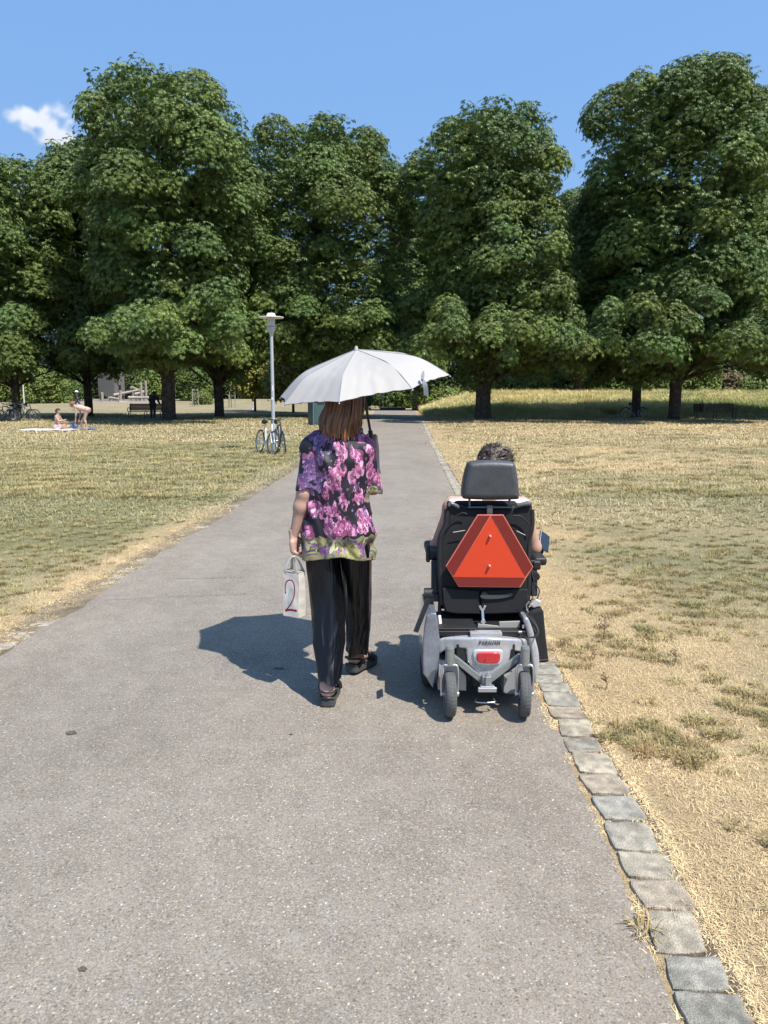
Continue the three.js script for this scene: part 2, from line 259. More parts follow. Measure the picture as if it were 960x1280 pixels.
{
  const ds = []; let d0 = -6, s = 0.16; while (d0 < 82) { ds.push(d0); d0 += s; if (d0 > 5) s *= 1.012; } const N = 44, P = [], U = [], C = [], I = [];
  for (const d of ds) for (let i = 0; i <= N; i++) {
    const t = i / N, jl = 0.16 * fbm(d * 0.9, 2.1, 0, 4) + 0.05 * pn(d * 5, 7.7), jr = 0.03 * pn(d * 3.1, 1.2) + 0.015 * pn(d * 11, 3);
    const x = lerp(pathL(d) + jl - 0.06, pathR(d) + jr, t); const e = Math.min(t, 1 - t) * 3.1;
    P.push(x, terrain(x, -d) + 0.006 + 0.012 * (1 - (2 * t - 1) ** 2) - 0.005 * ss(0.08, 0, e), -d); U.push(x / 2.9, d / 2.9);
    const k = 1.0 + 0.22 * fbm(x * 0.45, d * 0.22, 2, 4) + 0.10 * fbm(x * 2.4 + 9, d * 1.1, 5, 3) + 0.06 * fbm(x * 5, d * 0.35, 9, 2), wr = 0.02 * ss(0.9, 0, e);
    C.push(k * (1.03 + wr), k * 0.995, k * (0.972 - wr));
  }
  for (let j = 0; j < ds.length - 1; j++) for (let i = 0; i < N; i++) { const a = j * (N + 1) + i, b = a + N + 1; I.push(a, a + 1, b, b, a + 1, b + 1); }
  pathMesh = struct('asphalt_path', geoOf(P, I, U, C), asphaltMat); tag(pathMesh, 'grey asphalt path running straight towards the trees');
  // small tar spots, a filled scrape and hairline cracks
  const R = rng(77), tar = new THREE.MeshStandardMaterial({ color: lin(0.42, 0.41, 0.40), map: asphaltTex, roughness: 0.9, side: THREE.DoubleSide }), pale = mat(0.25, 0.232, 0.21, 0.9);
  const spot = (x, d, a, b, m, name, rot = 0) => { const Q = [], I2 = [], n = 18; const y = terrain(x, -d) + 0.006 + 0.012 * (1 - (2 * clamp((x - pathL(d)) / (pathR(d) - pathL(d))) - 1) ** 2) + 0.004; Q.push(x, y, -d); for (let i = 0; i < n; i++) { const t = i / n * 6.283, r = 1 + 0.5 * pn(Math.cos(t) * 1.6 + x * 9, Math.sin(t) * 1.6, d), u = Math.cos(t) * a * r, v = Math.sin(t) * b * r; Q.push(x + u * Math.cos(rot) - v * Math.sin(rot), y, -d + u * Math.sin(rot) + v * Math.cos(rot)); I2.push(0, i + 1, (i + 1) % n + 1); } mesh(name, geoOf(Q, I2, Q.flatMap((v, i) => i % 3 === 0 ? [v / 2.9, Q[i + 2] / 2.9] : [])), m, pathMesh); };
  for (const [x, d, a, b, m, r] of [[-1.49, 3.46, 0.028, 0.022, tar, 0], [-0.84, 1.93, 0.012, 0.010, tar, 0.3], [-0.62, 4.33, 0.035, 0.010, tar, 0.2], [-0.44, 3.44, 0.010, 0.006, tar, 0]]) spot(x, d, a, b, m, 'tar_spot', r);
  
  const crack = (pts) => { const Q = [], I2 = []; pts.forEach(([x, d], i) => { const w = 0.0022 * (0.6 + R()), y = terrain(x, -d) + 0.006 + 0.012 * (1 - (2 * clamp((x - pathL(d)) / (pathR(d) - pathL(d))) - 1) ** 2) + 0.004; Q.push(x, y, -d - w, x, y, -d + w); if (i) { const a = i * 2; I2.push(a - 2, a - 1, a, a, a - 1, a + 1); } }); mesh('crack', geoOf(Q, I2), tar, pathMesh); };
  const walk = (x, d, dx, dd, n) => { const o = []; for (let i = 0; i < n; i++) { o.push([x, d]); x += dx * (0.6 + R()); d += dd * (0.3 + 1.4 * R()) + (R() - 0.5) * 0.03; } return o; };
  crack(walk(-2.2, 5.9, 0.05, 0.01, 22)); crack(walk(-1.9, 6.6, 0.05, 0.006, 12)); crack(walk(-0.2, 12.5, 0.09, 0.02, 16)); crack(walk(-1.9, 9.5, 0.07, -0.01, 18));
}
// kerb of granite setts along the right edge, each a stone of its own; a few half-buried on the left
const graniteTex = noiseTex(1024, 41, 90, 330, [300, 60, 7, 3]);
const stoneMats = [[0.36, 0.32, 0.265], [0.315, 0.29, 0.25], [0.38, 0.335, 0.27], [0.35, 0.295, 0.24], [0.31, 0.295, 0.265]].map(c => new THREE.MeshStandardMaterial({ color: lin(c[0] * 1.2, c[1] * 1.17, c[2] * 1.06), map: graniteTex, bumpMap: graniteTex, bumpScale: 0.006, roughness: 0.88, side: THREE.DoubleSide }));
function stoneGeo(seed) { // a worn sett: domed irregular top, 1 x 1 outline
  const R = rng(seed), n = 24, P = [], U = [], I = [], rings = [[1.0, -0.06], [0.998, -0.002], [0.975, 0.004], [0.8, 0.006], [0.5, 0.0065]];
  const sk = [R() * 0.12 - 0.06, R() * 0.12 - 0.06];
  for (const [k, y] of rings) for (let i = 0; i < n; i++) { const a = i / n * 6.283185, c = Math.cos(a), s = Math.sin(a), q = 0.5 / Math.max(Math.abs(c), Math.abs(s)) * (1 - 0.045 * Math.pow(Math.abs(Math.sin(2 * a)), 8)), j = 1 + 0.06 * pn(c * 1.5 + seed, s * 1.5, seed * 0.7) + 0.045 * pn(c * 5 + seed, s * 5, seed); const x = c * q * k * j + sk[0] * s, z = s * q * k * j + sk[1] * c; P.push(x, y + (y > 0 ? 0.006 * pn(x * 3.3 + seed, z * 3.3) : 0), z); U.push(x * 0.35 + seed * 0.13, z * 0.35 + seed * 0.31); }
  P.push(0, 0.0066, 0); U.push(seed * 0.13, seed * 0.31);
  for (let r = 0; r < rings.length - 1; r++) for (let i = 0; i < n; i++) { const a = r * n + i, b = r * n + (i + 1) % n; I.push(a, a + n, b, b, a + n, b + n); }
  const last = (rings.length - 1) * n; for (let i = 0; i < n; i++) I.push(last + i, rings.length * n, last + (i + 1) % n);
  return geoOf(P, I, U);
}
const stoneGeos = Array.from({ length: 9 }, (_, i) => stoneGeo(i + 3));
const soilTex = noiseTex(512, 71, 110, 255, [90, 30, 8, 2]);
{
  const P = [], U = [], C = [], I = []; let row = 0; // bed of soil that the setts lie in
  for (let d = -5; d < 47; d += 0.12) { for (let i = 0; i <= 3; i++) { const x = pathR(d) + lerp(-0.004, 0.205 + 0.03 * pn(d * 2, 5), i / 3); P.push(x, terrain(x, -d) + (i ? 0.003 : -0.01), -d); U.push(x, d); const k = 1 + 0.5 * pn(d * 4, i * 2.2); C.push(k, k, k); } if (row++) for (let i = 0; i < 3; i++) { const a = (row - 2) * 4 + i; I.push(a, a + 1, a + 4, a + 4, a + 1, a + 5); } }
  const kerb = struct('kerb', geoOf(P, I, U, C), new THREE.MeshStandardMaterial({ color: lin(0.23, 0.17, 0.105), map: soilTex, bumpMap: soilTex, bumpScale: 0.02, roughness: 1, vertexColors: true, side: THREE.DoubleSide }));
  tag(kerb, 'line of weathered granite setts edging the right side of the path');
  const R = rng(19); let d = 1.2, i = 0;
  while (d < 46 && i < 290) {
    const L = 0.148 + R() * 0.05 + (R() < 0.12 ? -0.06 : 0), w = 0.152 + R() * 0.028, x = pathR(d + L / 2) + 0.014 + w / 2 + (R() - 0.5) * 0.014;
    const o = mesh('stone', stoneGeos[Math.floor(R() * 9)], stoneMats[Math.floor(R() * 5)], kerb); o.position.set(x, terrain(x, -d) + 0.005 + (R() - 0.5) * 0.005, -(d + L / 2)); o.scale.set(w, 1, L); o.rotation.set((R() - 0.5) * 0.05, (R() - 0.5) * 0.14 - 0.03, (R() - 0.5) * 0.07);
    d += L + 0.006 + R() * 0.010; i++;
  }
  const left = thing('buried_edging', 'few half-buried granite setts showing at the left path edge', 'edging stones');
  for (const [d, w, L] of [[6.5, 0.17, 0.15], [6.75, 0.16, 0.2], [7.0, 0.15, 0.14], [7.45, 0.16, 0.18], [4.8, 0.17, 0.17], [5.02, 0.15, 0.17], [5.3, 0.16, 0.15], [9.4, 0.16, 0.2], [11.2, 0.16, 0.2]]) { const x = pathL(d) - 0.10 + 0.03 * pn(d * 9), o = mesh('stone', stoneGeos[Math.floor(R() * 9)], stoneMats[Math.floor(R() * 5)], left); o.position.set(x, -0.002, -d); o.scale.set(w, 1, L); o.rotation.y = R() * 0.3 - 0.15; }
}
{ // trampled bare strip along the left edge
  const P = [], U = [], C = [], I = []; let row = 0;
  for (let d = -5; d < 42; d += 0.14) { for (let i = 0; i <= 4; i++) { const x = pathL(d) + lerp(0.10, -0.34 - 0.16 * fbm(d * 0.8, 9, 0, 3), i / 4); P.push(x, terrain(x, -d) + (i === 4 ? -0.002 : 0.0035), -d); U.push(x, d); const k = 1 + 0.35 * fbm(d * 2.2, i * 0.9, 4, 3); C.push(k * 1.0, k, k); } if (row++) for (let i = 0; i < 4; i++) { const a = (row - 2) * 5 + i; I.push(a, a + 5, a + 1, a + 1, a + 5, a + 6); } }
  tag(struct('bare_soil_strip', geoOf(P, I, U, C), new THREE.MeshStandardMaterial({ color: lin(0.36, 0.275, 0.165), map: soilTex, bumpMap: soilTex, bumpScale: 0.02, roughness: 1, vertexColors: true, side: THREE.DoubleSide })), 'strip of dusty bare soil along the left path edge');
}
// grass: mats of dead stems and tufts of upright blades
function bladeMat(seed, n, size, len, h, upright, wid = 0.0022) {
  const R = rng(seed), P = [], C = [];
  for (let i = 0; i < n; i++) {
    const x = (R() - 0.5) * size, z = (R() - 0.5) * size, a = R() * 6.283, l = len * (0.45 + R() * 0.9), up = h * (0.25 + R() ** 1.7) * (R() < upright ? 2 : 1), w = wid * (0.6 + R() * 0.9), dx = Math.cos(a), dz = Math.sin(a), k = 0.62 + R() * 0.62, y0 = -0.004 + R() * h * 0.3;
    const p0 = [x, y0, z], p1 = [x + dx * l * 0.45, y0 + up, z + dz * l * 0.45], p2 = [x + dx * l + (R() - 0.5) * l * 0.5, y0 + up * (0.15 + R() * 0.9), z + dz * l + (R() - 0.5) * l * 0.5], sx = -dz * w, sz = dx * w;
    const q = (p, s, f) => [p[0] + sx * s * f, p[1], p[2] + sz * s * f];
    for (const T of [[q(p0, -1, 1), q(p0, 1, 1), q(p1, 1, 0.9)], [q(p0, -1, 1), q(p1, 1, 0.9), q(p1, -1, 0.9)], [q(p1, -1, 0.9), q(p1, 1, 0.9), p2]]) for (const v of T) { P.push(...v); C.push(k, k, k * 0.96); }
  }
  return geoOf(P, null, null, C);
}
function tuftGeo(seed, n, len, spread, wid = 0.0025) {
  const R = rng(seed), P = [], C = [];
  for (let i = 0; i < n; i++) {
    const a = R() * 6.283, r = spread * Math.sqrt(R()), x = Math.cos(a) * r, z = Math.sin(a) * r, b = a + (R() - 0.5) * 1.8, l = len * (0.4 + R() * 0.8), lean = 0.25 + R() * 0.9, w = wid * (0.6 + R() * 0.8), k = 0.6 + R() * 0.65, dx = Math.cos(b), dz = Math.sin(b);
    const p1 = [x + dx * l * 0.3 * lean, l * 0.62, z + dz * l * 0.3 * lean], p2 = [x + dx * l * lean, l * (1 - 0.35 * lean), z + dz * l * lean], sx = -dz * w, sz = dx * w, p0 = [x, -0.005, z], q = (p, s, f) => [p[0] + sx * s * f, p[1], p[2] + sz * s * f];
    for (const T of [[q(p0, -1, 1), q(p0, 1, 1), q(p1, 1, 0.8)], [q(p0, -1, 1), q(p1, 1, 0.8), q(p1, -1, 0.8)], [q(p1, -1, 0.8), q(p1, 1, 0.8), p2]]) for (const v of T) { P.push(...v); C.push(k, k, k * 0.95); }
  }
  return geoOf(P, null, null, C);
}
const bladeM = new THREE.MeshStandardMaterial({ color: 0xffffff, roughness: 0.8, vertexColors: true, side: THREE.DoubleSide });
{
  const near = [1, 2, 3, 4].map(s => bladeMat(s, 900, 0.42, 0.042, 0.009, 0.12, 0.0009)), midG = [5, 6].map(s => bladeMat(s, 420, 1.15, 0.11, 0.02, 0.3, 0.004)), farG = [7, 8].map(s => bladeMat(s, 420, 3.0, 0.22, 0.035, 0.4, 0.010));
  const R = rng(404), buckets = new Map();
  const put = (g, x, z, s, sy) => { const M = new THREE.Matrix4().compose(V(x, terrain(x, z) + 0.002, z), new THREE.Quaternion().setFromAxisAngle(V(0, 1, 0), R() * 6.283), V(s, sy, s)), c = lawnColor(x, z), k = 0.88 + R() * 0.3; if (!buckets.has(g)) buckets.set(g, [[], []]); buckets.get(g)[0].push(M); buckets.get(g)[1].push(lin(c[0] * 1.14 * k, c[1] * 1.13 * k, c[2] * 1.1 * k)); };
  const onGrass = (x, d, m) => x > pathR(d) + 0.185 + m || x < pathL(d) - 0.12 - m;
  for (let d = 1.2; d < 11; d += 0.23) for (let x = -10.5; x < 9.5; x += 0.23) { const X = x + (R() - 0.5) * 0.2, D = d + (R() - 0.5) * 0.2; if (Math.abs(X) > D * 0.75 + 0.8 || !onGrass(X, D, 0.10)) continue; put(near[Math.floor(R() * 4)], X, -D, 1, 0.8 + R() * 0.7); }
  for (let d = 10; d < 28; d += 0.55) for (let x = -22; x < 22; x += 0.55) { const X = x + (R() - 0.5) * 0.4, D = d + (R() - 0.5) * 0.4; if (Math.abs(X) > D * 0.75 + 1 || !onGrass(X, D, 0.38)) continue; put(midG[Math.floor(R() * 2)], X, -D, 1, 0.7 + R() * 0.8); }
  for (let d = 26; d < 60; d += 1.3) for (let x = -46; x < 46; x += 1.3) { const X = x + (R() - 0.5), D = d + (R() - 0.5); if (Math.abs(X) > D * 0.78 + 2 || !onGrass(X, D, 1.2)) continue; put(farG[Math.floor(R() * 2)], X, -D, 1, 0.7 + R() * 0.8); }
  // straw blown against the setts and into the joint with the asphalt
  const bits = bladeMat(33, 40, 0.10, 0.05, 0.008, 0.1, 0.0018);
  for (let d = 1.2; d < 12; d += 0.05) for (const off of [0.010, 0.185, 0.20, 0.22]) if (R() < (off < 0.1 ? 0.22 : 0.8)) put(bits, pathR(d) + off + (R() - 0.5) * 0.03, -d, 0.5 + R() * 0.5, 0.7);
  for (let d = 3.5; d < 16; d += 0.06) if (R() < 0.5) put(bits, pathL(d) - 0.05 - R() * 0.35, -d, 0.8 + R(), 0.8);
  const lawn = new THREE.Group(); lawn.name = numbered('dry_grass'); scene.add(lawn); tag(lawn, 'scorched straw-coloured grass covering the lawns beside the path', 'grass', null, 'stuff');
  let k = 0; for (const [g, [L, C]] of buckets) { const o = instances('blades', g, bladeM, L, lawn, i => C[i]); k++; }
  // green tufts that survived the drought
  const tg = [21, 22, 23].map(s => tuftGeo(s, 60, 0.075, 0.06)), big = [25, 26].map(s => tuftGeo(s, 90, 0.13, 0.22, 0.004)), T = new Map(), put2 = (g, x, d, s, c) => { if (!T.has(g)) T.set(g, [[], []]); T.get(g)[0].push(new THREE.Matrix4().compose(V(x, terrain(x, -d), -d), new THREE.Quaternion().setFromAxisAngle(V(0, 1, 0), R() * 6.283), V(s, s * (0.5 + R() * 0.4), s))); T.get(g)[1].push(c); };
  for (let i = 0; i < 11000; i++) { const d = 1.4 + R() ** 1.4 * 12, x = (R() < 0.5 ? -1 : 1) * R() * (d * 0.6 + 0.5); if (!onGrass(x, d, 0.15)) continue; const g = greenness(x, -d); if (R() > g * 0.9 + 0.015) continue; const q = 0.75 + R() * 0.6; put2(tg[i % 3], x, d, 0.4 + R() * 0.6, lin(0.28 * q + R() * 0.08, 0.26 * q, 0.115 * q)); }
  for (let i = 0; i < 16000; i++) { const d = 12 + R() * 36, x = (R() < 0.5 ? -1 : 1) * R() * (d * 0.58 + 1); if (!onGrass(x, d, 0.5)) continue; const g = greenness(x, -d); if (R() > g * 0.8) continue; const q = 0.8 + R() * 0.6; put2(big[i % 2], x, d, 0.5 + R() * 0.6, lin(0.31 * q + R() * 0.08, 0.285 * q, 0.13 * q)); }
  // the distinct patches on the right
  for (const [x, d, n, r] of [[1.22, 3.43, 20, 0.15], [1.36, 3.30, 22, 0.12], [1.1, 3.55, 8, 0.12], [1.60, 3.55, 10, 0.1], [1.47, 2.55, 14, 0.07], [1.98, 3.6, 16, 0.12], [1.9, 3.85, 18, 0.15], [1.1, 4.6, 8, 0.2], [1.35, 4.75, 12, 0.2], [1.7, 4.9, 26, 0.3], [2.1, 5.6, 50, 0.45], [2.5, 6.3, 60, 0.6], [0.79, 2.12, 1, 0.01]]) for (let i = 0; i < n; i++) { const a = R() * 6.283, q = r * Math.sqrt(R()), k = 0.8 + R() * 0.5; put2(tg[i % 3], x + Math.cos(a) * q, d + Math.sin(a) * q * 1.3, 0.45 + R() * 0.5, lin(0.27 * k + R() * 0.1, 0.25 * k, 0.11 * k)); }
  const tufts = new THREE.Group(); tufts.name = numbered('green_grass'); scene.add(tufts); tag(tufts, 'greener tufts of living grass scattered through the dry lawns', 'grass', null, 'stuff');
  for (const [g, [L, C]] of T) instances('tufts', g, bladeM, L, tufts, i => C[i]);
  // tall unmown meadow on the bank behind the right-hand trees
  const mg = [41, 42, 43].map(s => tuftGeo(s, 70, 0.75, 0.45, 0.012)), ML = [[], [], []], MC = [[], [], []];
  for (let i = 0; i < 16000; i++) { const d = 47.5 + R() * 27, x = pathR(d) + 0.7 + R() ** 1.15 * 40; if (fbm(x * 0.3, d * 0.3, 2, 2) < -0.22) continue; const s = (0.45 + R() * 0.6) * ss(47, 55, d) * lerp(0.55, 1, ss(0, 3, x - pathR(d))) + 0.12, g = clamp(0.45 + 0.9 * fbm(x * 0.22, d * 0.22, 7, 3) + 0.12 * R() - 0.45 * ss(57, 64, d) + 0.35 * ss(16, 26, x)), k = 0.8 + R() * 0.5, j = i % 3; ML[j].push(new THREE.Matrix4().compose(V(x, terrain(x, -d) - 0.02, -d), new THREE.Quaternion().setFromAxisAngle(V(0, 1, 0), R() * 6.283), V(s, s * (0.8 + R() * 0.5), s))); MC[j].push(lin(lerp(0.66, 0.30, g) * k, lerp(0.56, 0.34, g) * k, lerp(0.29, 0.12, g) * k)); }
  const meadow = new THREE.Group(); meadow.name = numbered('meadow_grass'); scene.add(meadow); tag(meadow, 'tall pale meadow grass on the bank behind the right-hand trees', 'grass', null, 'stuff');
  ML.forEach((L, j) => instances('stalks', mg[j], bladeM, L, meadow, i => MC[j][i]));
}
// two or three withered weeds standing in the straw
{
  const weedM = mat(0.24, 0.16, 0.09, 0.9), places = [[1.46, 4.95, 0.14, 'withered brown dock stalk, tallest of the dead weeds on the right lawn'], [1.29, 4.55, 0.07, 'short branching dead weed beside the wheelchair user in the straw'], [1.75, 4.45, 0.10, 'thin bent dead weed in the straw right of the tall dock stalk'], [1.22, 4.05, 0.09, 'pale dead sprig in the straw nearest the kerb stones']];
  places.forEach(([x, d, h, l], n) => { const R = rng(900 + n), t = thing('dead_weed', l, 'weed', [x, terrain(x, -d), -d]), gs = [limb([[0, -0.01, 0], [0.01, h * 0.5, 0.005], [0.005 - n * 0.01, h, 0]], [0.0035, 0.0015], 6, 5)]; for (let i = 0; i < 7; i++) { const y = h * (0.3 + 0.65 * R()), a = R() * 6.28, l2 = h * 0.3 * (0.5 + R()); gs.push(limb([[0.006, y, 0], [Math.cos(a) * l2 * 0.6, y + l2 * 0.5, Math.sin(a) * l2 * 0.6], [Math.cos(a) * l2, y + l2 * 0.7, Math.sin(a) * l2]], [0.0025, 0.001], 4, 4)); } mesh('stalk', gs, weedM, t); const lg = []; for (let i = 0; i < 12; i++) { const y = h * (0.4 + 0.6 * R()), a = R() * 6.28, r = 0.012 + R() * 0.02; lg.push(move(new THREE.SphereGeometry(0.003 + R() * 0.004, 5, 4), Math.cos(a) * r, y, Math.sin(a) * r)); } mesh('seed_head', lg, weedM, t).userData.kind = 'stuff'; });
}
// ------------------------------------------------------------------ trees
const barkTex = (() => { const a = tileNoise(512, 26, 3), b = tileNoise(512, 7, 4), c = tileNoise(512, 90, 6); return bytesTex(512, 512, d => { for (let y = 0; y < 512; y++) for (let x = 0; x < 512; x++) { const v = clamp(255 * (0.25 + 0.45 * a(x, (y / 4) % 512) + 0.3 * b(x, (y / 2) % 512) + 0.25 * (c(x, y) - 0.5))), o = (y * 512 + x) * 4; const w = clamp(v * 255, 0, 255); d[o] = d[o + 1] = d[o + 2] = Math.min(255, 255 * (0.3 + 0.45 * a(x, (y / 4) % 512) + 0.3 * b(x, (y / 2) % 512))); d[o + 3] = 255; } }); })();
const barkM = new THREE.MeshStandardMaterial({ color: lin(0.17, 0.125, 0.09), map: barkTex, bumpMap: barkTex, bumpScale: 0.03, roughness: 0.95, side: THREE.DoubleSide });
const leafM = phys(1, 1, 1, 0.42, { vertexColors: true, transmission: 0.38, thickness: 0, specularIntensity: 0.55 });
const bushM = phys(1, 1, 1, 0.6, { vertexColors: true, transmission: 0.22, thickness: 0, specularIntensity: 0.35 });
function palmate(R, P, C, o, n, yaw, size) { // one horse chestnut leaf: seven drooping leaflets
  const q = new THREE.Quaternion().setFromUnitVectors(V(0, 1, 0), n.clone().normalize()).multiply(new THREE.Quaternion().setFromAxisAngle(V(0, 1, 0), yaw));
  for (let k = -3; k <= 3; k++) {
    const a = k * 0.56 + (R() - 0.5) * 0.15, L = size * (1 - 0.13 * Math.abs(k)) * (0.9 + R() * 0.2), w = L * 0.17, dr = 0.12 + R() * 0.28, c = Math.cos(a), s = Math.sin(a), b = 0.85 + R() * 0.3;
    const f = (u, v, y) => V(c * u - s * v, y, s * u + c * v).applyQuaternion(q).add(o), A = f(0.01, 0, 0), M = f(L * 0.62, 0, L * 0.03 - dr * L * 0.25), ml = f(L * 0.62, w, L * 0.06 - dr * L * 0.25 + 0.01), mr = f(L * 0.62, -w, L * 0.06 - dr * L * 0.25 + 0.01), T = f(L, 0, -dr * L);
    for (const t of [[A, M, ml], [A, mr, M], [M, T, ml], [M, mr, T]]) for (const p of t) { P.push(p.x, p.y, p.z); C.push(b, b, b * 0.95); }
  }
}
const chestnutGeos = [1, 2, 3].map(seed => {
  const R = rng(seed * 77), P = [], C = [];
  for (let i = 0; i < 6; i++) { const a = i / 6 * 6.283 + R() * 0.6, r = i === 0 ? 0.03 : 0.13 + R() * 0.17, tilt = 0.25 + R() * 0.75, o = V(Math.cos(a) * r, 0.08 - r * 0.35 + (R() - 0.5) * 0.16, Math.sin(a) * r); palmate(R, P, C, o, V(Math.cos(a) * tilt, 1, Math.sin(a) * tilt), -a + (R() - 0.5) * 0.8, 0.14 + R() * 0.06); }
  return geoOf(P, null, null, C);
});
const sprayGeo = (seed, n, rad, size, droop = 0.3) => { // small-leaved twigs for bushes
  const R = rng(seed), P = [], C = [];
  for (let i = 0; i < n; i++) {
    const a = R() * 6.283, e = Math.acos(2 * R() - 1), r = rad * (0.35 + 0.65 * R()), o = V(Math.sin(e) * Math.cos(a) * r, Math.cos(e) * r * 0.7, Math.sin(e) * Math.sin(a) * r), nrm = o.clone().normalize().multiplyScalar(0.7).add(V((R() - 0.5) * 0.9, 0.8, (R() - 0.5) * 0.9)).normalize(), q = new THREE.Quaternion().setFromUnitVectors(V(0, 1, 0), nrm).multiply(new THREE.Quaternion().setFromAxisAngle(V(0, 1, 0), R() * 6.283)), L = size * (0.7 + R() * 0.6), w = L * 0.3, b = 0.8 + R() * 0.4;
    const f = (u, v, y) => V(u, y, v).applyQuaternion(q).add(o), A = f(0, 0, 0), M = f(L * 0.5, 0, -0.01 * L), ml = f(L * 0.45, w, L * 0.08), mr = f(L * 0.45, -w, L * 0.08), T = f(L, 0, -droop * L);
    for (const t of [[A, M, ml], [A, mr, M], [M, T, ml], [M, mr, T]]) for (const p of t) { P.push(p.x, p.y, p.z); C.push(b, b, b); }
  }
  return geoOf(P, null, null, C);
};
const bushGeos = [sprayGeo(5, 26, 0.34, 0.14), sprayGeo(6, 26, 0.34, 0.14)];
// crown: billowing clumps of leaf rosettes spread through a measured outline
function crown(parent, seed, prof, base, opt = {}) {
  const R = rng(seed), { dens = 1, tint = [0.152, 0.215, 0.052], depth = 1.3, geos = chestnutGeos, m = leafM, scale = 1, extra = [], lobe = [0.7, 1.95] } = opt;
  const rows = prof.map(([y, l, r]) => ({ y, l, r })).sort((a, b) => a.y - b.y);
  const prf = y => { if (y <= rows[0].y) return rows[0]; for (let i = 1; i < rows.length; i++) if (y <= rows[i].y) { const t = (y - rows[i - 1].y) / (rows[i].y - rows[i - 1].y); return { l: lerp(rows[i - 1].l, rows[i].l, t), r: lerp(rows[i - 1].r, rows[i].r, t) }; } return rows[rows.length - 1]; };
  const lists = geos.map(() => [[], []]), y0 = rows[0].y, y1 = rows[rows.length - 1].y;
  const radius = (y, a) => { const p = prf(y), c = Math.cos(a), side = c > 0 ? p.r : -p.l, m2 = (p.r - p.l) / 2 * depth; return { r: Math.max(0.3, lerp(m2, side, c * c)) }; };
  const centre = y => { const p = prf(y); return (p.l + p.r) / 2; };
  let area = 0; for (let i = 1; i < rows.length; i++) area += (rows[i].y - rows[i - 1].y) * Math.PI * ((rows[i].r - rows[i].l) + (rows[i - 1].r - rows[i - 1].l)) / 2;
  const lobes = []; const n = Math.round(area / 3.4 * dens / (scale * scale) * (1.5 / (lobe[1])) ** 2);
  const maxW = Math.max(...rows.map(q => q.r - q.l));
  for (let i = 0, guard = 0; lobes.length < n && guard < n * 12; guard++) {
    const y = lerp(y0, y1, R()), p = prf(y), half = (p.r - p.l) / 2; if (R() > half / (maxW / 2) * 1.1 + 0.08) continue;
    const a = lobes.length * 2.39996 + R() * 0.7, rl = Math.min(lerp(lobe[0], lobe[1], R() ** 1.3), half * 0.5 + 0.35, 0.55 + (y1 - y) * 0.42), cx = centre(y), hd = half * depth;
    const q = clamp(0.86 + 0.34 * fbm(Math.cos(a) * 1.7 + seed, y * 0.33, Math.sin(a) * 1.7, 3) * 2 + (R() - 0.5) * 0.24, 0.5, 1.12);
    const rx = Math.max(0.1, half * 1.05 - rl * 0.85) * q, rz = Math.max(0.1, hd - rl * 0.85) * q;
    lobes.push({ x: cx + Math.cos(a) * rx, y: Math.min(y, y1 - rl * 0.95 - 0.65), z: Math.sin(a) * rz, r: rl, a });
  }
  for (let i = 0; i < 5 && depth > 1.2; i++) { const y = y1 - 1.0 - i * 0.85, a = i * 2.4; lobes.push({ x: centre(y) + Math.cos(a) * 0.32 * i, y, z: Math.sin(a) * 0.35 * i, r: 0.85 + 0.12 * i, a }); }
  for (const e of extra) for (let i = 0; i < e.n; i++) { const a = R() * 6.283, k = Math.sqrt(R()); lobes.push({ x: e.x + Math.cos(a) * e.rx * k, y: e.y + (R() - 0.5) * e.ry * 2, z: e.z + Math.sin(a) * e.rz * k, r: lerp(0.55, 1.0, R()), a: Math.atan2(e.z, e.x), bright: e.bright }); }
  const up = V(0, 1, 0), q1 = new THREE.Quaternion(), q2 = new THREE.Quaternion();
  const add = (x, y, z, nrm, s, c) => { const k = Math.floor(R() * geos.length); q1.setFromUnitVectors(up, nrm); q2.setFromAxisAngle(up, R() * 6.283); lists[k][0].push(new THREE.Matrix4().compose(V(x, y, z), q1.clone().multiply(q2), V(s, s, s))); lists[k][1].push(c); };
  for (const L of lobes) {
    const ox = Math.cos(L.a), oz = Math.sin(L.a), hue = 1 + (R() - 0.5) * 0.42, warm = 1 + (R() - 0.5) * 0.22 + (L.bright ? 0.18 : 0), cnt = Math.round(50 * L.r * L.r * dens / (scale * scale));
    for (let i = 0; i < cnt; i++) {
      let dx, dy, dz, g = 0; do { dy = 2 * R() - 1; const a = R() * 6.283, s = Math.sqrt(1 - dy * dy); dx = Math.cos(a) * s; dz = Math.sin(a) * s; g++; } while (g < 6 && dx * ox * 0.55 + dz * oz * 0.55 + dy * 0.85 < -0.12 + (R() - 0.5) * 0.3);
      const k = 0.80 + 0.26 * R() + 0.16 * pn(dx * 2.2 + L.x, dy * 2.2 + L.y, dz * 2.2 + L.z), sag = (dx * dx + dz * dz) * 0.28 * L.r;
      const nrm = V(dx * 0.75, 0.62 + dy * 0.3, dz * 0.75).add(V((R() - 0.5) * 0.35, 0, (R() - 0.5) * 0.35)).normalize(), v = hue * (0.72 + R() * 0.56);
      add(L.x + dx * L.r * k, L.y + dy * L.r * 0.68 * k - sag, L.z + dz * L.r * k, nrm, (0.95 + R() * 0.5) * scale, lin(tint[0] * v * warm, tint[1] * v, tint[2] * v * (2 - warm)));
    }
  }
  const inner = Math.round(area * 7.5 * dens / (scale * scale)); // shaded leaves inside
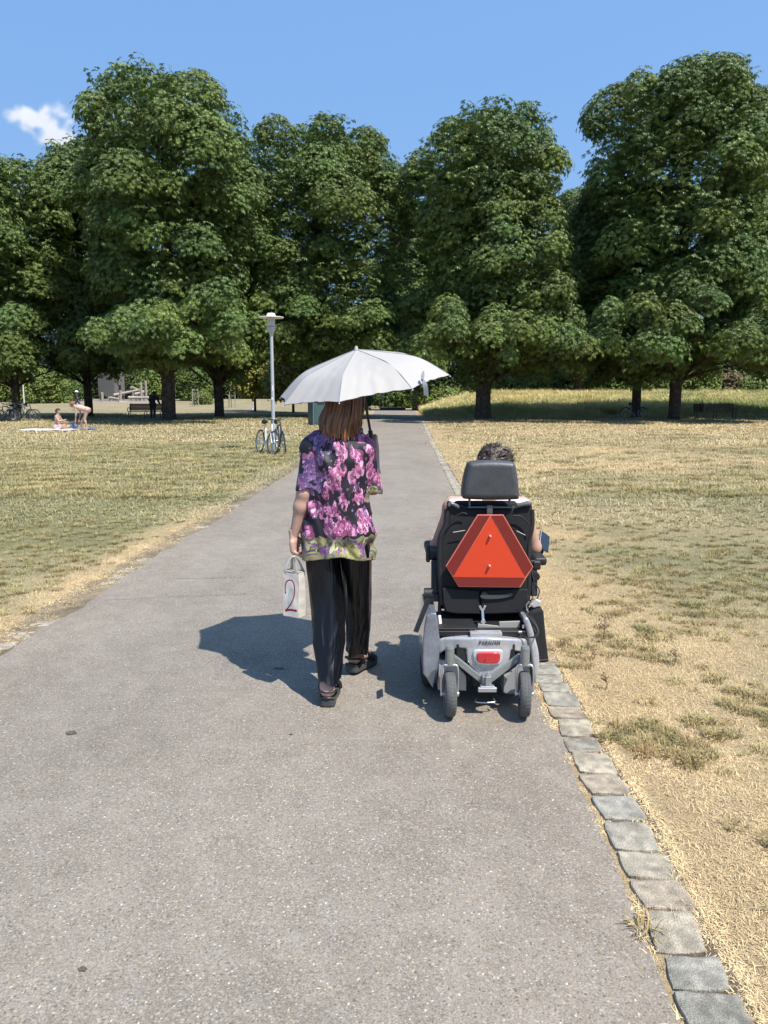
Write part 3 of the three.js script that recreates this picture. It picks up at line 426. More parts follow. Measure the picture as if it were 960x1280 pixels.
  for (let i = 0; i < inner; i++) { const y = lerp(y0 + 0.2, y1 - 1, R()), p = prf(y), a = R() * 6.283, half = (p.r - p.l) / 2; if (R() * maxW / 2 > half) continue; const k = 0.9 * Math.sqrt(R()), cx = centre(y); add(cx + Math.cos(a) * half * k, y, Math.sin(a) * half * depth * k, V((R() - 0.5) * 1.2, 1, (R() - 0.5) * 1.2).normalize(), 1.5 * scale, lin(tint[0] * 0.9, tint[1] * 0.92, tint[2] * 0.9)); }
  const cr = new THREE.Group(); cr.name = 'crown'; parent.add(cr); cr.userData.kind = 'stuff';
  lists.forEach(([L, C], i) => instances('leaves', geos[i], m, L, cr, k => C[k]));
  return lobes;
}
function tree(label, seed, px, d, baseW, prof, opt = {}) {
  const P0 = at(px, 500, d), x0 = P0.x, y0 = terrain(x0, -d), t = thing('chestnut_tree', label, 'tree', [x0, y0, -d], 0, 'chestnut trees lining the lawn'), R = rng(seed + 5);
  const rows = prof.map(([py, l, r]) => { const a = at(l, py, d), b = at(r, py, d); return [a.y - y0, a.x - x0, b.x - x0]; }), top = Math.max(...rows.map(r => r[0])), low = Math.min(...rows.map(r => r[0]));
  if (opt.front !== 0 && d < 55) { const wlow = rows.filter(q => q[0] < low + 6), l = Math.min(...wlow.map(q => q[1])), r = Math.max(...wlow.map(q => q[2])); opt.extra = [...(opt.extra || []), { n: Math.round((r - l) * 3.2), x: (l + r) / 2, y: low + 1.9, z: 5.2, rx: (r - l) * 0.52, ry: 1.3, rz: 2.2 }, { n: 7, x: (l + r) / 2, y: low + 1.8, z: -4, rx: (r - l) * 0.4, ry: 1.2, rz: 1.5 }]; }
  const lobes = crown(t, seed, rows, 0, opt), r0 = baseW / 2, lean = opt.lean || 0;
  const trunk = [limb([[0, -0.25, 0], [0.02, 0.25, 0], [lean * 0.3, low + 0.4, 0.05], [lean, lerp(low, top, 0.4), 0.1], [lean * 1.2, lerp(low, top, 0.75), 0], [lean * 1.1, top - 1.2, 0]], [r0 * 1.55, r0 * 1.1, r0, r0 * 0.85, r0 * 0.5, 0.06], 26, 14, 0.22, seed)];
  mesh('trunk', trunk, barkM, t);
  const step = Math.max(1, Math.floor(lobes.length / 26)), ty = [];
  for (let i = 0; i < lobes.length; i += step) { const L = lobes[i], y1 = clamp(L.y - 1.5 - R() * 2.5, low * 0.75, top - 2), lx = lean * clamp((y1 - low) / (top - low) * 2.2); ty.push(limb([[lx, y1, 0.05], [lerp(lx, L.x, 0.45), lerp(y1, L.y, 0.35) + 0.3, L.z * 0.45], [L.x * 0.95, L.y - 0.1, L.z * 0.95]], [r0 * 0.30, r0 * 0.2, 0.03], 7, 6, 0.15, i)); }
  for (const l of opt.limbs || []) ty.push(limb(l.pts, l.r, 10, 8, 0.15, 7));
  const lm = mesh('limbs', ty, barkM, t); lm.userData.kind = 'stuff';
  if (opt.twin) mesh('trunk', limb(opt.twin, [r0 * 1.2, r0 * 0.8, r0 * 0.6, 0.12], 18, 12, 0.2, seed + 3), barkM, t);
  return t;
}
tree('tall chestnut with the broad crown beside the left bench', 101, 210, 44, 0.70, [[84, 214, 228], [95, 180, 250], [108, 140, 268], [122, 112, 292], [150, 106, 314], [190, 98, 328], [250, 96, 328], [320, 112, 318], [380, 140, 305], [425, 145, 300], [452, 165, 270]], { limbs: [{ pts: [[-0.1, 2.5, 0], [-1.0, 3.4, 0.3], [-1.5, 4.8, 0.5]], r: [0.17, 0.14, 0.1] }, { pts: [[0.2, 3.6, 0.1], [1.4, 2.9, 0.4], [2.7, 2.0, 0.9]], r: [0.09, 0.07, 0.04] }], lean: 0.3 });
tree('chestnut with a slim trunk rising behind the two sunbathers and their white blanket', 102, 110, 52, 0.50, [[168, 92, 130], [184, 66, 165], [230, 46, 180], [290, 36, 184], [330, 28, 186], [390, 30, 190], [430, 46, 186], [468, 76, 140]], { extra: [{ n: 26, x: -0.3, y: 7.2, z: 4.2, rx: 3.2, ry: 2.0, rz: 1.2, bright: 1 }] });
tree('chestnut standing over the heap of parked bicycles at the left edge', 103, 20, 46, 0.44, [[186, -8, 36], [205, -50, 60], [235, -85, 78], [300, -105, 78], [380, -95, 66], [430, -80, 50], [472, -45, 42]]);
tree('dark-trunked chestnut with short crown between the left bench tree and the lamp', 104, 273, 50, 0.56, [[200, 250, 330], [270, 235, 345], [340, 226, 352], [400, 226, 348], [440, 236, 338], [470, 252, 300]]);
tree('broad chestnut filling the middle, above the white umbrella and lamp post', 105, 396, 52, 0.8, [[152, 412, 446], [160, 330, 472], [180, 304, 490], [220, 296, 500], [262, 294, 516], [300, 300, 532], [350, 305, 536], [385, 312, 532], [420, 330, 526], [452, 352, 505]], { lean: 0.1 });
tree('chestnut with a forked trunk standing alone right of the path end', 106, 606, 46, 0.62, [[124, 596, 642], [132, 570, 672], [152, 550, 690], [185, 514, 702], [215, 498, 700], [255, 506, 700], [300, 518, 712], [350, 524, 722], [400, 534, 726], [440, 545, 722], [466, 578, 690]], { twin: [[-0.25, -0.2, 0.05], [-0.3, 1.5, 0.05], [-0.55, 3.0, 0], [-1.2, 5.5, 0]], extra: [{ n: 12, x: 4.4, y: 4.4, z: 2.2, rx: 1.3, ry: 1.0, rz: 1.2 }] });
tree('shaded chestnut with the bicycle leaning on its dark trunk', 107, 795, 48.5, 0.50, [[215, 745, 830], [260, 715, 850], [320, 702, 850], [390, 706, 850], [440, 722, 842], [470, 752, 830]]);
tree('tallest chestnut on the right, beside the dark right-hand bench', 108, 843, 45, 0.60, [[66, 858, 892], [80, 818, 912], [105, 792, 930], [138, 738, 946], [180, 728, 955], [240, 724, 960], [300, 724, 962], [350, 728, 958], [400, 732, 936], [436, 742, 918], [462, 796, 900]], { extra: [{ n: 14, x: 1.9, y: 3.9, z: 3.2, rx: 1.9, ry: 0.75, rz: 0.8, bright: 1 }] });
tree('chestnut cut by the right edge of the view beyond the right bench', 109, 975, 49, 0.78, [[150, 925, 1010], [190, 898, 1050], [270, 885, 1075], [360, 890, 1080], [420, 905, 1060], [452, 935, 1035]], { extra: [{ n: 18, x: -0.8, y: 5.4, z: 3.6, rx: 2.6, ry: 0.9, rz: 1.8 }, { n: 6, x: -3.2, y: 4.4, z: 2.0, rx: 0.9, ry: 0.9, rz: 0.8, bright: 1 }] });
tree('chestnut of the second row showing between the middle and the forked chestnut', 110, 520, 76, 0.7, [[262, 505, 540], [290, 482, 560], [350, 475, 566], [420, 478, 562], [470, 490, 550]], {});
tree('chestnut of the second row showing between the forked chestnut and the right group', 111, 722, 74, 0.7, [[228, 702, 742], [260, 688, 758], [340, 684, 764], [430, 690, 760], [474, 702, 748]], {});
// young trees and bushes beyond the lawn
function shrub(name, label, cat, x, d, w, h, dp, seed, tint, opt = {}) {
  const y0 = terrain(x, -d), t = thing(name, label, cat, [x, y0, -d], 0, opt.group), b = opt.bottom ?? 0.05;
  crown(t, seed, [[b * h, -w * 0.38, w * 0.38], [h * (b + 0.2), -w * 0.5, w * 0.5], [h * 0.6, -w * 0.48, w * 0.48], [h * 0.85, -w * 0.32, w * 0.32], [h, -w * 0.1, w * 0.1]], 0, { tint, depth: dp / w, geos: bushGeos, m: bushM, scale: opt.scale || 1.5, lobe: opt.lobe || [0.5, 1.0], dens: opt.dens || 1.1 });
  const R = rng(seed + 3), st = []; for (let i = 0; i < (opt.stems || 4); i++) { const a = R() * 6.28, q = opt.stems === 1 ? 0 : 0.22 * w; st.push(limb([[Math.cos(a) * q * 0.3, -0.15, Math.sin(a) * q * 0.3], [Math.cos(a) * q * 0.6, h * 0.35, Math.sin(a) * q * 0.6], [Math.cos(a) * q, h * 0.75, Math.sin(a) * q]], [0.02 * h, 0.015 * h, 0.01], 8, 7, 0.1, i)); }
  for (const g of st) mesh(opt.stems === 1 ? 'trunk' : 'stem', g, barkM, t);
  return t;
}
const G1 = [0.125, 0.18, 0.045], G2 = [0.19, 0.24, 0.06], G3 = [0.08, 0.12, 0.034], YG = [0.28, 0.27, 0.06];
shrub('bush', 'wide light green bush behind the leftmost parked bicycles', 'bush', at(8, 490, 92).x, 92, 7, 5.2, 4, 201, G2);
shrub('bush', 'light green bush behind the white post left of the sunbathers', 'bush', at(52, 490, 88).x, 88, 6.5, 4.4, 4, 202, G2);
shrub('bush', 'rounded green bush directly behind the walking person in a hat', 'bush', at(84, 490, 95).x, 95, 5.5, 4.6, 4, 203, G1);
shrub('bush', 'dark bush between the wooden tower and the left bench', 'bush', at(172, 490, 106).x, 106, 7, 4.6, 4, 204, G3);
shrub('bush', 'pale green bush seen just left of the broad bench tree trunk', 'bush', at(192, 480, 100).x, 100, 4.6, 4.6, 4, 205, G2);
shrub('bush', 'green bush between the two trunks right of the left bench', 'bush', at(242, 480, 98).x, 98, 6, 4.8, 4, 206, G1);
shrub('bush', 'small round bush beside the staked sapling on the left', 'bush', at(253, 500, 84).x, 84, 1.9, 2.0, 1.8, 207, G2, { scale: 1.2, lobe: [0.3, 0.55] });
shrub('young_tree', 'young yellow-green tree just left of the lamp post', 'tree', at(318, 470, 66).x, 66, 4.6, 6.2, 4, 208, YG, { bottom: 0.22, stems: 1, lobe: [0.45, 0.95], dens: 0.8 });
shrub('young_tree', 'young yellow-green tree just right of the lamp post', 'tree', at(366, 470, 63).x, 63, 4.6, 6.0, 4, 209, YG, { bottom: 0.2, stems: 1, lobe: [0.45, 0.95], dens: 0.8 });
shrub('bush', 'dark bush under the middle chestnut left of the path end', 'bush', at(430, 490, 80).x, 80, 6, 3.6, 3, 210, G3);
shrub('bush', 'large dark green bush where the path disappears', 'bush', at(500, 490, 92).x, 92, 7, 4.4, 4, 211, G1);
shrub('bush', 'low green hedge plant left of the forked trunk behind the meadow', 'bush', at(555, 480, 76).x, 76, 6, 2.4, 3, 212, G2);
shrub('bush', 'dark bush directly behind the forked trunk', 'bush', at(610, 480, 78).x, 78, 6, 2.9, 3, 213, G1);
shrub('bush', 'green bush behind the meadow right of the forked trunk', 'bush', at(665, 480, 77).x, 77, 6, 3.0, 3, 214, G1);
shrub('bush', 'deep green bush behind the meadow midway to the bicycle tree', 'bush', at(715, 480, 79).x, 79, 6, 3.4, 3, 215, G3);
shrub('bush', 'bright green bush just left of the bicycle tree trunk', 'bush', at(765, 480, 75).x, 75, 5, 3.6, 3, 216, G1);
shrub('bush', 'leafy bush between the two right-hand trunks', 'bush', at(822, 480, 76).x, 76, 4.4, 3.4, 3, 217, G1);
shrub('bush', 'shaded bush behind the right-hand bench', 'bush', at(872, 480, 75).x, 75, 4.4, 3.6, 3, 218, G2);
shrub('bush', 'bush with dry brown tips right of the bench', 'bush', at(916, 480, 77).x, 77, 3.6, 3.2, 2.5, 219, [0.20, 0.15, 0.075], { dens: 0.7 });
shrub('bush', 'dense green bush at the right edge beyond the bench', 'bush', at(955, 485, 75).x, 75, 4.6, 2.8, 3, 220, G2);
{ // the wood far behind, one dark mass
  const R = rng(555), L = [[], []], C = [[], []];
  for (let i = 0; i < 23000; i++) { const x = (R() - 0.5) * 320, d = 112 + R() * 14 + Math.abs(x) * 0.05, onPath = x > pathL(d) - 1 && x < pathR(d) + 1, h = 9 + 4 * fbm(x * 0.06, 2, 0, 3), y = terrain(x, -d) + R() * h * (0.75 + 0.5 * pn(x * 0.3, d * 0.3)); if (onPath && y < 2.2) continue; const k = i % 2, v = 0.7 + R() * 0.6; L[k].push(new THREE.Matrix4().compose(V(x, y, -d), new THREE.Quaternion().setFromEuler(new THREE.Euler((R() - 0.5), R() * 6.28, (R() - 0.5))), V(1, 1, 1).multiplyScalar(2.6 + R() * 1.6))); C[k].push(lin(0.052 * v, 0.08 * v, 0.022 * v)); }
  for (let i = 0; i < 5200; i++) { const x = 9 + R() * 62, d = 80 + R() * 9, y = terrain(x, -d) + R() * (6.5 + 2 * pn(x * 0.2, 3)); const k = i % 2, v = 0.7 + R() * 0.6; L[k].push(new THREE.Matrix4().compose(V(x, y, -d), new THREE.Quaternion().setFromEuler(new THREE.Euler((R() - 0.5), R() * 6.28, (R() - 0.5))), V(1, 1, 1).multiplyScalar(1.7 + R()))); C[k].push(lin(0.05 * v, 0.08 * v, 0.024 * v)); }
  const wood = new THREE.Group(); wood.name = numbered('distant_woodland'); scene.add(wood); tag(wood, 'dark far-off woodland closing the view behind the chestnut trees', 'woodland', null, 'stuff');
  L.forEach((l, k) => instances('leaves', bushGeos[k], bushM, l, wood, i => C[k][i]));
}
// ------------------------------------------------------------------ lamp, bicycles, benches, bin, playground
const rubberM = mat(0.028, 0.028, 0.028, 0.85), steelM = mat(0.52, 0.53, 0.54, 0.35, 0.85), blackM = mat(0.018, 0.018, 0.02, 0.5), galvM = mat(0.47, 0.48, 0.49, 0.5, 0.35);
{
  const d = 22.7, x = at(341, 500, d).x, y = terrain(x, -d), t = thing('street_lamp', 'slender grey park lamp with a flat disc hood, bicycles leaning at its foot', 'street lamp', [x, y, -d]);
  mesh('post', [new THREE.LatheGeometry([[0.0, -0.1], [0.072, -0.1], [0.072, 0.9], [0.058, 0.96], [0.052, 1.0], [0.046, 3.3], [0.05, 3.32], [0.05, 3.4]].map(p => new THREE.Vector2(...p)), 20)], galvM, t);
  mesh('door', box(0.05, 0.32, 0.01, 0, 0.62, 0.069, 0.004), galvM, t);
  mesh('sticker', box(0.045, 0.07, 0.004, -0.01, 1.55, 0.05), mat(0.7, 0.7, 0.68, 0.6), t); mesh('sticker', box(0.04, 0.16, 0.004, 0.012, 1.85, 0.05), mat(0.75, 0.75, 0.73, 0.6), t);
  mesh('lamp_housing', new THREE.LatheGeometry([[0.05, 3.36], [0.07, 3.42], [0.115, 3.5], [0.12, 3.56], [0.12, 3.62], [0.0, 3.62]].map(p => new THREE.Vector2(...p)), 24), galvM, t);
  mesh('lamp_glass', new THREE.LatheGeometry([[0.112, 3.62], [0.112, 3.86]].map(p => new THREE.Vector2(...p)), 24), phys(0.85, 0.83, 0.78, 0.35, { transmission: 0.55, thickness: 0 }), t);
  mesh('hood', new THREE.LatheGeometry([[0.0, 3.86], [0.13, 3.86], [0.36, 3.845], [0.365, 3.855], [0.36, 3.868], [0.13, 3.895], [0.12, 3.96], [0.1, 3.98], [0, 3.985]].map(p => new THREE.Vector2(...p)), 32), mat(0.62, 0.60, 0.56, 0.5), t);
}
function bicycle(label, group, pos, turn, lean, c, opt = {}) {
  const t = thing('bicycle', label, 'bicycle', pos, turn, group); t.rotation.order = 'YXZ'; t.rotation.x = lean;
  const fm = mat(...c, 0.35, 0.1), r = 0.335;
  const wheel = (x, steer = 0) => {
    const tyre = mesh('wheel', new THREE.TorusGeometry(r - 0.018, 0.02, 8, 40), rubberM, t); tyre.position.set(x, r, 0); tyre.rotation.y = steer;
    mesh('rim', new THREE.TorusGeometry(r - 0.046, 0.011, 6, 40), steelM, tyre); const sp = []; for (let i = 0; i < 20; i++) { const a = i / 20 * 6.283; sp.push(bar([Math.cos(a) * 0.02, Math.sin(a) * 0.02, i % 2 ? 0.02 : -0.02], [Math.cos(a + 0.25) * (r - 0.05), Math.sin(a + 0.25) * (r - 0.05), 0], 0.0018, 0.0018, 4)); } const S = mesh('spokes', sp, steelM, tyre); S.userData.kind = 'stuff'; mesh('hub', move(new THREE.CylinderGeometry(0.024, 0.024, 0.07, 10), 0, 0, 0, Math.PI / 2), steelM, tyre);
  };
  wheel(-0.52); wheel(0.52, opt.steer || 0);
  const st = [-0.19, 0.86, 0], bb = [-0.06, 0.29, 0], hd = [0.31, 0.86, 0], hb = [0.345, 0.70, 0], rr = [-0.52, r, 0];
  mesh('frame', [bar(bb, [-0.165, 0.80, 0], 0.020), opt.step ? tube([[0.33, 0.80, 0], [0.16, 0.5, 0], [-0.06, 0.36, 0]], 0.024) : bar([-0.155, 0.77, 0], hd, 0.019), bar(bb, hb, 0.025), bar(hb, hd, 0.024), ...[-1, 1].flatMap(k => [bar([bb[0], bb[1], 0.03 * k], [rr[0], rr[1], 0.05 * k], 0.01), bar([-0.15, 0.75, 0.02 * k], [rr[0], rr[1], 0.05 * k], 0.009)])], fm, t);
  mesh('fork', [bar(hb, [0.37, 0.62, 0], 0.016), ...[-1, 1].map(k => tube([[0.37, 0.63, 0.02 * k], [0.385, 0.58, 0.045 * k], [0.46, 0.42, 0.045 * k], [0.52, r, 0.045 * k]], 0.011, 10, 6))], fm, t);
  mesh('seat_post', bar([-0.16, 0.78, 0], st, 0.013), steelM, t);
  mesh('saddle', [limb([[-0.32, 0.90, 0], [-0.2, 0.905, 0], [-0.05, 0.895, 0]], [0.075, 0.065, 0.02], 8, 8)], opt.saddle || blackM, t).scale.set(1, 1, 1);
  mesh('handlebar', [bar(hd, [0.295, 0.97, 0], 0.014), tube([[0.20, 1.03, -0.29], [0.27, 1.0, -0.2], [0.305, 0.97, 0], [0.27, 1.0, 0.2], [0.20, 1.03, 0.29]], 0.0115, 24, 8), bar([0.2, 1.03, -0.29], [0.13, 1.03, -0.3], 0.017), bar([0.2, 1.03, 0.29], [0.13, 1.03, 0.3], 0.017)], blackM, t);
  mesh('crank', [move(new THREE.TorusGeometry(0.085, 0.006, 6, 24), bb[0], bb[1], 0.045), bar([bb[0], bb[1], 0.05], [bb[0] + 0.1, bb[1] - 0.13, 0.06], 0.009), bar([bb[0], bb[1], -0.05], [bb[0] - 0.1, bb[1] + 0.13, -0.06], 0.009), box(0.09, 0.02, 0.06, bb[0] + 0.1, bb[1] - 0.13, 0.1, 0.006), box(0.09, 0.02, 0.06, bb[0] - 0.1, bb[1] + 0.13, -0.1, 0.006)], steelM, t);
  if (opt.guards) mesh('mudguard', move(new THREE.TorusGeometry(r + 0.02, 0.016, 6, 20, 2.3), -0.52, r, 0, 0, 0, 0.6), opt.guards, t), mesh('mudguard', move(new THREE.TorusGeometry(r + 0.02, 0.016, 6, 20, 1.6), 0.52, r, 0, 0, 0, 0.8), opt.guards, t);
  if (opt.basket) { const B = []; for (let i = 0; i < 8; i++) { B.push(bar([0.42 + 0.04 * i, 0.75, -0.15], [0.42 + 0.04 * i, 0.98, -0.17], 0.004), bar([0.42 + 0.04 * i, 0.75, 0.15], [0.42 + 0.04 * i, 0.98, 0.17], 0.004)); } B.push(tube([[0.4, 0.98, -0.17], [0.72, 0.98, -0.17], [0.72, 0.98, 0.17], [0.4, 0.98, 0.17]], 0.007, 30, 6, true), box(0.3, 0.01, 0.3, 0.56, 0.75, 0)); const q = mesh('basket', B, opt.basket, t); q.userData.kind = 'stuff'; }
  return t;
}
const near2 = (xa, da, xb, db) => { const dx = xb - xa, dz = -(db - da); return { pos: [(xa + xb) / 2, terrain((xa + xb) / 2, -(da + db) / 2), -(da + db) / 2], turn: Math.atan2(-dz, dx) }; };
{
  const GL = 'bicycles leaning on the lamp post', A = near2(-3.60, 22.25, -3.12, 21.40), B = near2(-3.06, 22.35, -2.76, 21.42);
  bicycle('white-framed bicycle leaning on the lamp post from the left', GL, A.pos, A.turn, -0.10, [0.72, 0.73, 0.75], { steer: 0.15, step: true });
  bicycle('dark bicycle with silver rims leaning on the lamp post from the right', GL, B.pos, B.turn, 0.10, [0.05, 0.055, 0.06], { steer: -0.1, guards: steelM });
  const g = 'bicycles heaped by the leftmost tree', L = [[-20.1, 43.4, 0.06, 0.1, [0.03, 0.035, 0.06], 'dark blue bicycle, rightmost of the heap by the leftmost tree', {}], [-20.6, 44.2, 3.0, -0.12, [0.02, 0.02, 0.022], 'black bicycle with wire basket in the heap by the leftmost tree', { basket: steelM }], [-21.3, 43.2, 0.25, 0.15, [0.11, 0.11, 0.12], 'grey bicycle with a pale saddle at the left edge of the view', { saddle: mat(0.55, 0.5, 0.42, 0.7), guards: steelM }], [-20.8, 42.6, 2.9, 0.2, [0.04, 0.02, 0.06], 'dark purple bicycle in front of the leftmost tree', {}]];
  for (const [x, d, turn, lean, c, l, o] of L) bicycle(l, g, [x, terrain(x, -d), -d], turn, lean, c, o);
  const bx = at(797, 515, 46.6).x; bicycle('dark bicycle leaning against the shaded right-hand trunk', null, [bx, terrain(bx, -47.2), -47.2], 0.03, -0.1, [0.03, 0.03, 0.033], { guards: blackM });
}
const woodGrey = noiseTex(256, 91, 120, 255, [70, 20, 5, 2], 5);
const benchWood = new THREE.MeshStandardMaterial({ color: lin(0.17, 0.115, 0.075), map: woodGrey, roughness: 0.8, side: THREE.DoubleSide });
function bench(label, x, d, len, turn) {
  const t = thing('park_bench', label, 'bench', [x, terrain(x, -d), -d], turn, 'park benches under the chestnut trees');
  for (let i = 0; i < 5; i++) mesh('seat_slat', box(len, 0.03, 0.075, 0, 0.45 - i * 0.006, 0.20 - i * 0.088, 0.006), benchWood, t);
  for (let i = 0; i < 5; i++) mesh('back_slat', box(len, 0.078, 0.028, 0, 0.53 + i * 0.085, -0.225 - i * 0.022, 0.006, -0.25), benchWood, t);
  for (const s of [-1, 1]) { mesh('leg', [tube([[s * (len / 2 - 0.08), 0, 0.25], [s * (len / 2 - 0.08), 0.4, 0.22], [s * (len / 2 - 0.08), 0.43, -0.2]], 0.024, 14), tube([[s * (len / 2 - 0.08), 0, -0.28], [s * (len / 2 - 0.08), 0.42, -0.22], [s * (len / 2 - 0.08), 0.93, -0.345]], 0.024, 14)], blackM, t); mesh('armrest', [tube([[s * (len / 2 - 0.02), 0.43, 0.22], [s * (len / 2 - 0.02), 0.64, 0.22], [s * (len / 2 - 0.02), 0.66, -0.25]], 0.022, 14)], blackM, t); }
  mesh('leg', tube([[0, 0, 0.25], [0, 0.4, 0.22], [0, 0.42, -0.22], [0, 0, -0.28]], 0.022, 16), blackM, t);
  return t;
}
const BL = { x: at(182, 515, 47).x, d: 47 }, BR = { x: at(894, 515, 46).x, d: 46 };
bench('brown slatted park bench in the shade left of the broad trunk', BL.x, BL.d, 2.05, 0.05);
bench('dark slatted park bench in deep shade on the far right', BR.x, BR.d, 2.4, -0.04);
{
  const t = thing('rucksack', 'dark rucksack standing on the left end of the right-hand bench', 'bag', [BR.x - 0.78, terrain(BR.x, -46) + 0.47, -46.02]), m = mat(0.022, 0.022, 0.028, 0.8);
  mesh('body', [nets(blend([ellipsoid([0, 0.2, 0], [0.17, 0.23, 0.12]), ellipsoid([0, 0.36, -0.01], [0.13, 0.12, 0.09]), ellipsoid([0, 0.12, 0.09], [0.12, 0.12, 0.06])], 0.05), [-0.25, -0.08, -0.2], [0.25, 0.55, 0.22], 0.02)], m, t); mesh('strap', tube([[-0.08, 0.46, -0.02], [0, 0.52, -0.02], [0.08, 0.46, -0.02]], 0.012), m, t);
}
{ // litter house
  const d = 38.5, x = at(397, 500, d).x, t = thing('litter_bin', 'tall dark green litter bin behind the woman\'s shoulder', 'litter bin', [x, terrain(x, -d), -d], 0.55), m = mat(0.045, 0.085, 0.082, 0.45), m2 = mat(0.10, 0.15, 0.15, 0.4);
  mesh('body', box(0.80, 1.12, 0.62, 0, 0.60, 0, 0.02), m, t); mesh('lid', [extrude([[-0.42, 0], [0.42, 0], [0.42, 0.05], [0.25, 0.06], [0.12, 0.13], [-0.12, 0.13], [-0.25, 0.06], [-0.42, 0.05]], 0.66, 0.01, -0.33).translate(0, 1.165, 0)], m2, t); for (const s of [-1, 1]) mesh('corner_post', box(0.05, 1.18, 0.05, s * 0.4, 0.59, 0.305, 0.01), m2, t); mesh('door', box(0.64, 0.9, 0.02, 0, 0.58, 0.315, 0.01), m, t); mesh('slot', box(0.4, 0.12, 0.02, 0, 1.08, 0.315, 0.01), blackM, t);
}
const greyWood = new THREE.MeshStandardMaterial({ color: lin(0.30, 0.28, 0.26), map: woodGrey, roughness: 0.9, side: THREE.DoubleSide }), paleWood = new THREE.MeshStandardMaterial({ color: lin(0.62, 0.56, 0.48), map: woodGrey, roughness: 0.85, side: THREE.DoubleSide });
{
  const d = 98, x = at(139, 490, d).x, t = thing('play_tower', 'grey boarded playground tower on short legs behind the slim trunk', 'play tower', [x, terrain(x, -d), -d], -0.35);
  for (let i = 0; i < 9; i++) mesh('board', box(0.255, 2.75 + 0.12 * ((i * 7) % 3), 0.05, -1.08 + i * 0.27, 2.0, 0.9, 0.01), greyWood, t); for (let i = 0; i < 7; i++) { mesh('board', box(0.05, 2.75, 0.255, 1.22, 2.0, 0.72 - i * 0.27, 0.01), greyWood, t); mesh('board', box(0.05, 2.75, 0.255, -1.22, 2.0, 0.72 - i * 0.27, 0.01), greyWood, t); } for (let i = 0; i < 9; i++) mesh('board', box(0.255, 2.75, 0.05, -1.08 + i * 0.27, 2.0, -1.1, 0.01), greyWood, t);
  for (const [a, b] of [[-1.1, 0.8], [1.1, 0.8], [-1.1, -1], [1.1, -1]]) mesh('leg', bar([a, -0.1, b], [a, 0.9, b], 0.09), greyWood, t); mesh('floor', box(2.4, 0.08, 1.9, 0, 0.7, -0.1), greyWood, t); mesh('doorway', box(0.02, 1.0, 0.45, 1.262, 1.45, -0.1), blackM, t);
  // balancing logs and posts
  const logs = [['long pale balancing log sloping up to the right in the playground', 142, 494, 172, 488, 96], ['pale log resting on the sloping one, topmost of the playground timbers', 164, 484, 178, 490, 97], ['short pale log to the left of the playground posts', 136, 497, 148, 499, 93], ['pale timber lying level behind the left bench', 160, 497, 186, 497, 94], ['pale log running behind the bench top on its right', 176, 489, 192, 492, 98], ['low pale rail in front of the play tower', 148, 503, 164, 504, 90], ['thick pale timber seen through the left bench', 168, 493, 184, 489, 96]];
  for (const [l, ax, ay, bx, by, dd] of logs) { const a = at(ax, ay, dd), b = at(bx, by, dd + 1.5), c = a.clone().add(b).multiplyScalar(0.5), o = thing('log', l, 'log', [c.x, c.y, c.z], 0, 'playground timbers'); mesh('timber', [bar(a.clone().sub(c), b.clone().sub(c), 0.19, 0.16, 12)], paleWood, o); for (const s of [0.2, 0.8]) { const p = a.clone().lerp(b, s).sub(c); mesh('support', bar([p.x, p.y, p.z], [p.x, terrain(c.x, c.z) - c.y - 0.1, p.z], 0.12, 0.12, 10), paleWood, o); } }
  [['pale upright playground post right of the play tower', 177, 2.2, 95], ['short pale playground post by the standing person\'s shoulder', 183, 2.4, 97], ['low playground post in front of the logs', 151, 1.3, 92], ['low playground post nearest the slim trunk', 128, 1.1, 91]].forEach(([l, px, h, dd]) => { const X = at(px, 500, dd).x, o = thing('post', l, 'post', [X, terrain(X, -dd), -dd], 0, 'playground posts'); mesh('timber', [bar([0, -0.1, 0], [0, h, 0], 0.16, 0.15, 12)], paleWood, o); mesh('cap', move(new THREE.CylinderGeometry(0.12, 0.16, 0.06, 12), 0, h + 0.03, 0), paleWood, o); });
  const P = [], U = [], I = []; for (let j = 0; j <= 10; j++) for (let i = 0; i <= 30; i++) { const dd = 86 + j * 2.4 + 1.5 * pn(i * 0.4, j), X = lerp(-46, -27, i / 30) + pn(j * 0.7, i); P.push(X, terrain(X, -dd) + (i === 0 || i === 30 || j === 0 || j === 10 ? -0.02 : 0.045), -dd); U.push(X, dd); if (i < 30 && j < 10) { const a = j * 31 + i; I.push(a, a + 1, a + 31, a + 31, a + 1, a + 32); } }
  struct('sand_pit', geoOf(P, I, U), new THREE.MeshStandardMaterial({ color: lin(0.52, 0.42, 0.32), map: soilTex, roughness: 1, side: THREE.DoubleSide }));
  [['young tree guard of three stakes left of the short-crowned chestnut', 243, 78], ['young tree guard of stakes right of the short-crowned chestnut', 289, 76]].forEach(([l, px, dd]) => { const X = at(px, 500, dd).x, o = thing('tree_guard', l, 'tree guard', [X, terrain(X, -dd), -dd], 0.3, 'staked saplings'); for (let i = 0; i < 3; i++) { const a = i * 2.094; mesh('stake', bar([Math.cos(a) * 0.38, -0.1, Math.sin(a) * 0.38], [Math.cos(a) * 0.36, 1.75, Math.sin(a) * 0.36], 0.045), paleWood, o); const b = a + 2.094; mesh('rail', bar([Math.cos(a) * 0.36, 1.65, Math.sin(a) * 0.36], [Math.cos(b) * 0.36, 1.65, Math.sin(b) * 0.36], 0.035), paleWood, o); } mesh('sapling_stem', bar([0, -0.1, 0], [0.03, 2.6, 0], 0.03, 0.015), barkM, o); });
  const q = (name, l, cat, px, dd, fn) => { const X = at(px, 500, dd).x, o = thing(name, l, cat, [X, terrain(X, -dd), -dd]); fn(o); return o; };
